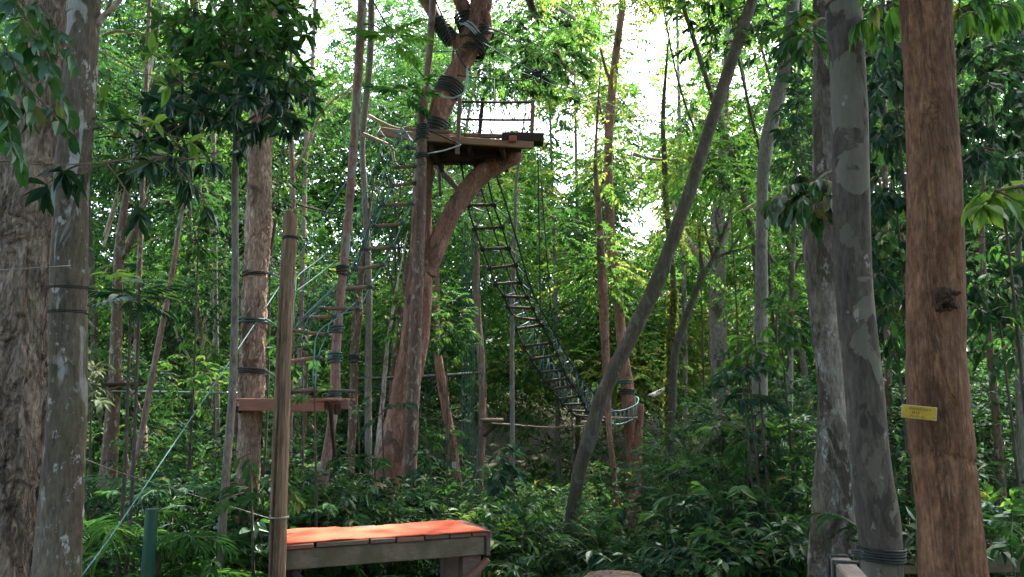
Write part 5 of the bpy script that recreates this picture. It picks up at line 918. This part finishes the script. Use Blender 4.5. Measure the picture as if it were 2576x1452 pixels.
for px, py, rx, ry, Y, n, mt, lab, L in [
    (1900, 870, 75, 22, 7.0, 9, 'leaf_light', 'uppermost leafy arm reaching left from beside the pale blotchy trunk', .13), (1880, 920, 80, 16, 7.0, 9, 'leaf_blue', 'row of hanging leaflets on the second arm left of the pale blotchy trunk', .13), (1870, 990, 75, 16, 7.0, 9, 'leaf_blue', 'row of hanging leaflets on the third arm left of the pale blotchy trunk', .13),
    (1960, 800, 70, 40, 7.4, 20, 'leaf_mid', 'green leaf sprays in front of the crooked grey trunk', .12), (1900, 1080, 90, 30, 7.2, 16, 'leaf_light', 'light leaf sprays low in front of the crooked grey trunk', .12), (1810, 1080, 60, 30, 7.6, 14, 'leaf_pale', 'pale leaf sprays left of the crooked grey trunk', .12),
    (630, 1140, 45, 30, 6.6, 10, 'leaf_mid', 'fresh leaf sprays in front of the orange trunk below the lower platform', .12), (630, 1230, 75, 22, 6.3, 12, 'leaf_mid', 'leaf row crossing the orange trunk near its foot', .12), (790, 1000, 60, 20, 7.3, 7, 'leaf_light', 'small bright leaves in front of the lower platform', .11),
    (900, 1040, 60, 35, 9.4, 16, 'leaf_blue', 'small leafy sprays just right of the lower platform', .13), (960, 1040, 50, 22, 8.8, 11, 'leaf_blue', 'sprays of leaves in front of the forked trunk at platform height', .15), (940, 1150, 60, 30, 8.6, 16, 'leaf_mid', 'broad leaf sprays before the foot of the forked tree', .16), (1080, 1150, 50, 28, 8.8, 14, 'leaf_blue', 'leaf sprays right of the foot of the dark post', .15),
    (1130, 1090, 30, 70, 12.6, 30, 'leaf_mid', 'leaves climbing the bent pink trunk', .11), (1250, 1160, 60, 60, 9.2, 22, 'leaf_blue', 'broad leaved young plant in front of the grey pole stem', .17), (480, 960, 80, 60, 10, 40, 'leaf_light', 'sunlit leaf layers behind the guy rope', .12), (540, 880, 60, 60, 12, 40, 'leaf_light', 'light leaf layers left of the grey sapling', .12),
    (230, 960, 20, 60, 8.5, 26, 'leaf_pale', 'pale leaves just right of the lichen trunk at platform height', .12), (760, 880, 70, 60, 9.5, 32, 'leaf_mid', 'leaves behind the lower rungs of the rope ladder', .14), (1120, 820, 60, 90, 12, 70, 'leaf_mid', 'dense leaves right of the forked trunk at mid height', .12), (1000, 800, 40, 60, 12.5, 40, 'leaf_mid', 'dense leaves between the slender back trunk and the forked tree', .12),
    (680, 560, 60, 120, 10, 70, 'leaf_dark', 'shaded leaves just right of the orange trunk', .12), (500, 520, 60, 100, 10, 70, 'leaf_mid', 'leaves left of the grey sapling below its crown', .12), (1430, 900, 30, 50, 13.8, 16, 'leaf_pale', 'pale bleached leaves beside the rope bridge netting', .12)]:
    cluster('young_plant', lab, 'plant', px, py, rx, ry, Y, n, L, mt, .25, foot=True, wr=.42, hang=.3)
# climbing leaves on the vine covered trunk
P, Rr = trunk_pts([(1692, 726, 15), (1690, 830, 19), (1684, 1000, 19), (1680, 1150, 18)], 14); q = spline(np.column_stack([P, Rr]), .03); n_ = 900; ii = rng.integers(0, len(q), n_); a = rng.uniform(0, 6.28, n_)
o_ = np.stack([np.cos(a), np.sin(a), 0 * a], -1); mb = MB(); leaves(mb, q[ii][:, :3] + o_ * (q[ii][:, 3:4] + .01), o_ * .6 - np.array([0, 0, .8]), o_ + rng.normal(0, .2, o_.shape), rng.uniform(.05, .1, n_), rng.uniform(.03, .06, n_), T_MID, rng.uniform(0, .9, n_)); mb.build('climbing_leaves', M['leaf_yellow'], tv)
# bare pale branches in the canopy
for lab, pts, r, Y in [('pale crooked dead branch left of the high platform, upper of the two', [(925, 300), (965, 305), (1000, 318), (1040, 312)], .03, 11), ('pale crooked dead branch left of the high platform, lower of the two', [(915, 338), (960, 352), (985, 372), (995, 410), (1015, 425)], .03, 11), ('pale slanting branch behind the mottled thin trunk', [(750, 405), (790, 340), (830, 290), (885, 225)], .04, 15),
                    ('pale branch below the high platform, right of the dark post', [(1090, 380), (1110, 430), (1140, 470), (1165, 500)], .07, 11.5), ('dark stub branch under the high platform', [(1122, 400), (1108, 430), (1108, 490)], .05, 11), ('grey arching branch in the bright canopy at the top', [(1390, 15), (1440, 40), (1470, 75), (1530, 92), (1560, 80)], .05, 18), ('thin white level branch left of the leaning trunk', [(1590, 390), (1630, 398), (1680, 404), (1740, 398)], .04, 16),
                    ('bare pale forked twigs near the top left, upper', [(250, 90), (300, 75), (350, 82), (400, 78)], .02, 9), ('bare pale forked twigs near the top left, lower', [(260, 130), (300, 160), (350, 180), (420, 190)], .014, 9), ('steep grey branch at the upper left behind the light sprig', [(520, -10), (560, 60), (600, 100), (640, 190)], .03, 12), ('long dim branch behind the stake top', [(640, 470), (700, 500), (780, 520), (860, 545)], .03, 14),
                    ('twisting branch left of the pale blotchy trunk', [(1860, 530), (1920, 500), (1990, 540), (2040, 530)], .02, 12), ('short dark branch end hanging at the top edge', [(1330, -10), (1340, 30), (1352, 38)], .07, 12), ('short slanting branch piece right of the hanging rope knot', [(1398, 125), (1418, 160), (1440, 190)], .05, 14)]:
    P = np.array([at(a_, b_, Y) for a_, b_ in pts]) + rng.normal(0, .02, (len(pts), 3)); o = MB().tube(P, np.linspace(r, r * .4, len(P)), 7, .1, True, rough_fn(.15)).build('bare_branch', M['branch_dark'] if ('dark' in lab or 'dim' in lab) else M['branch_pale'], None, True, base=P[0]); tag(o, lab, 'branch')
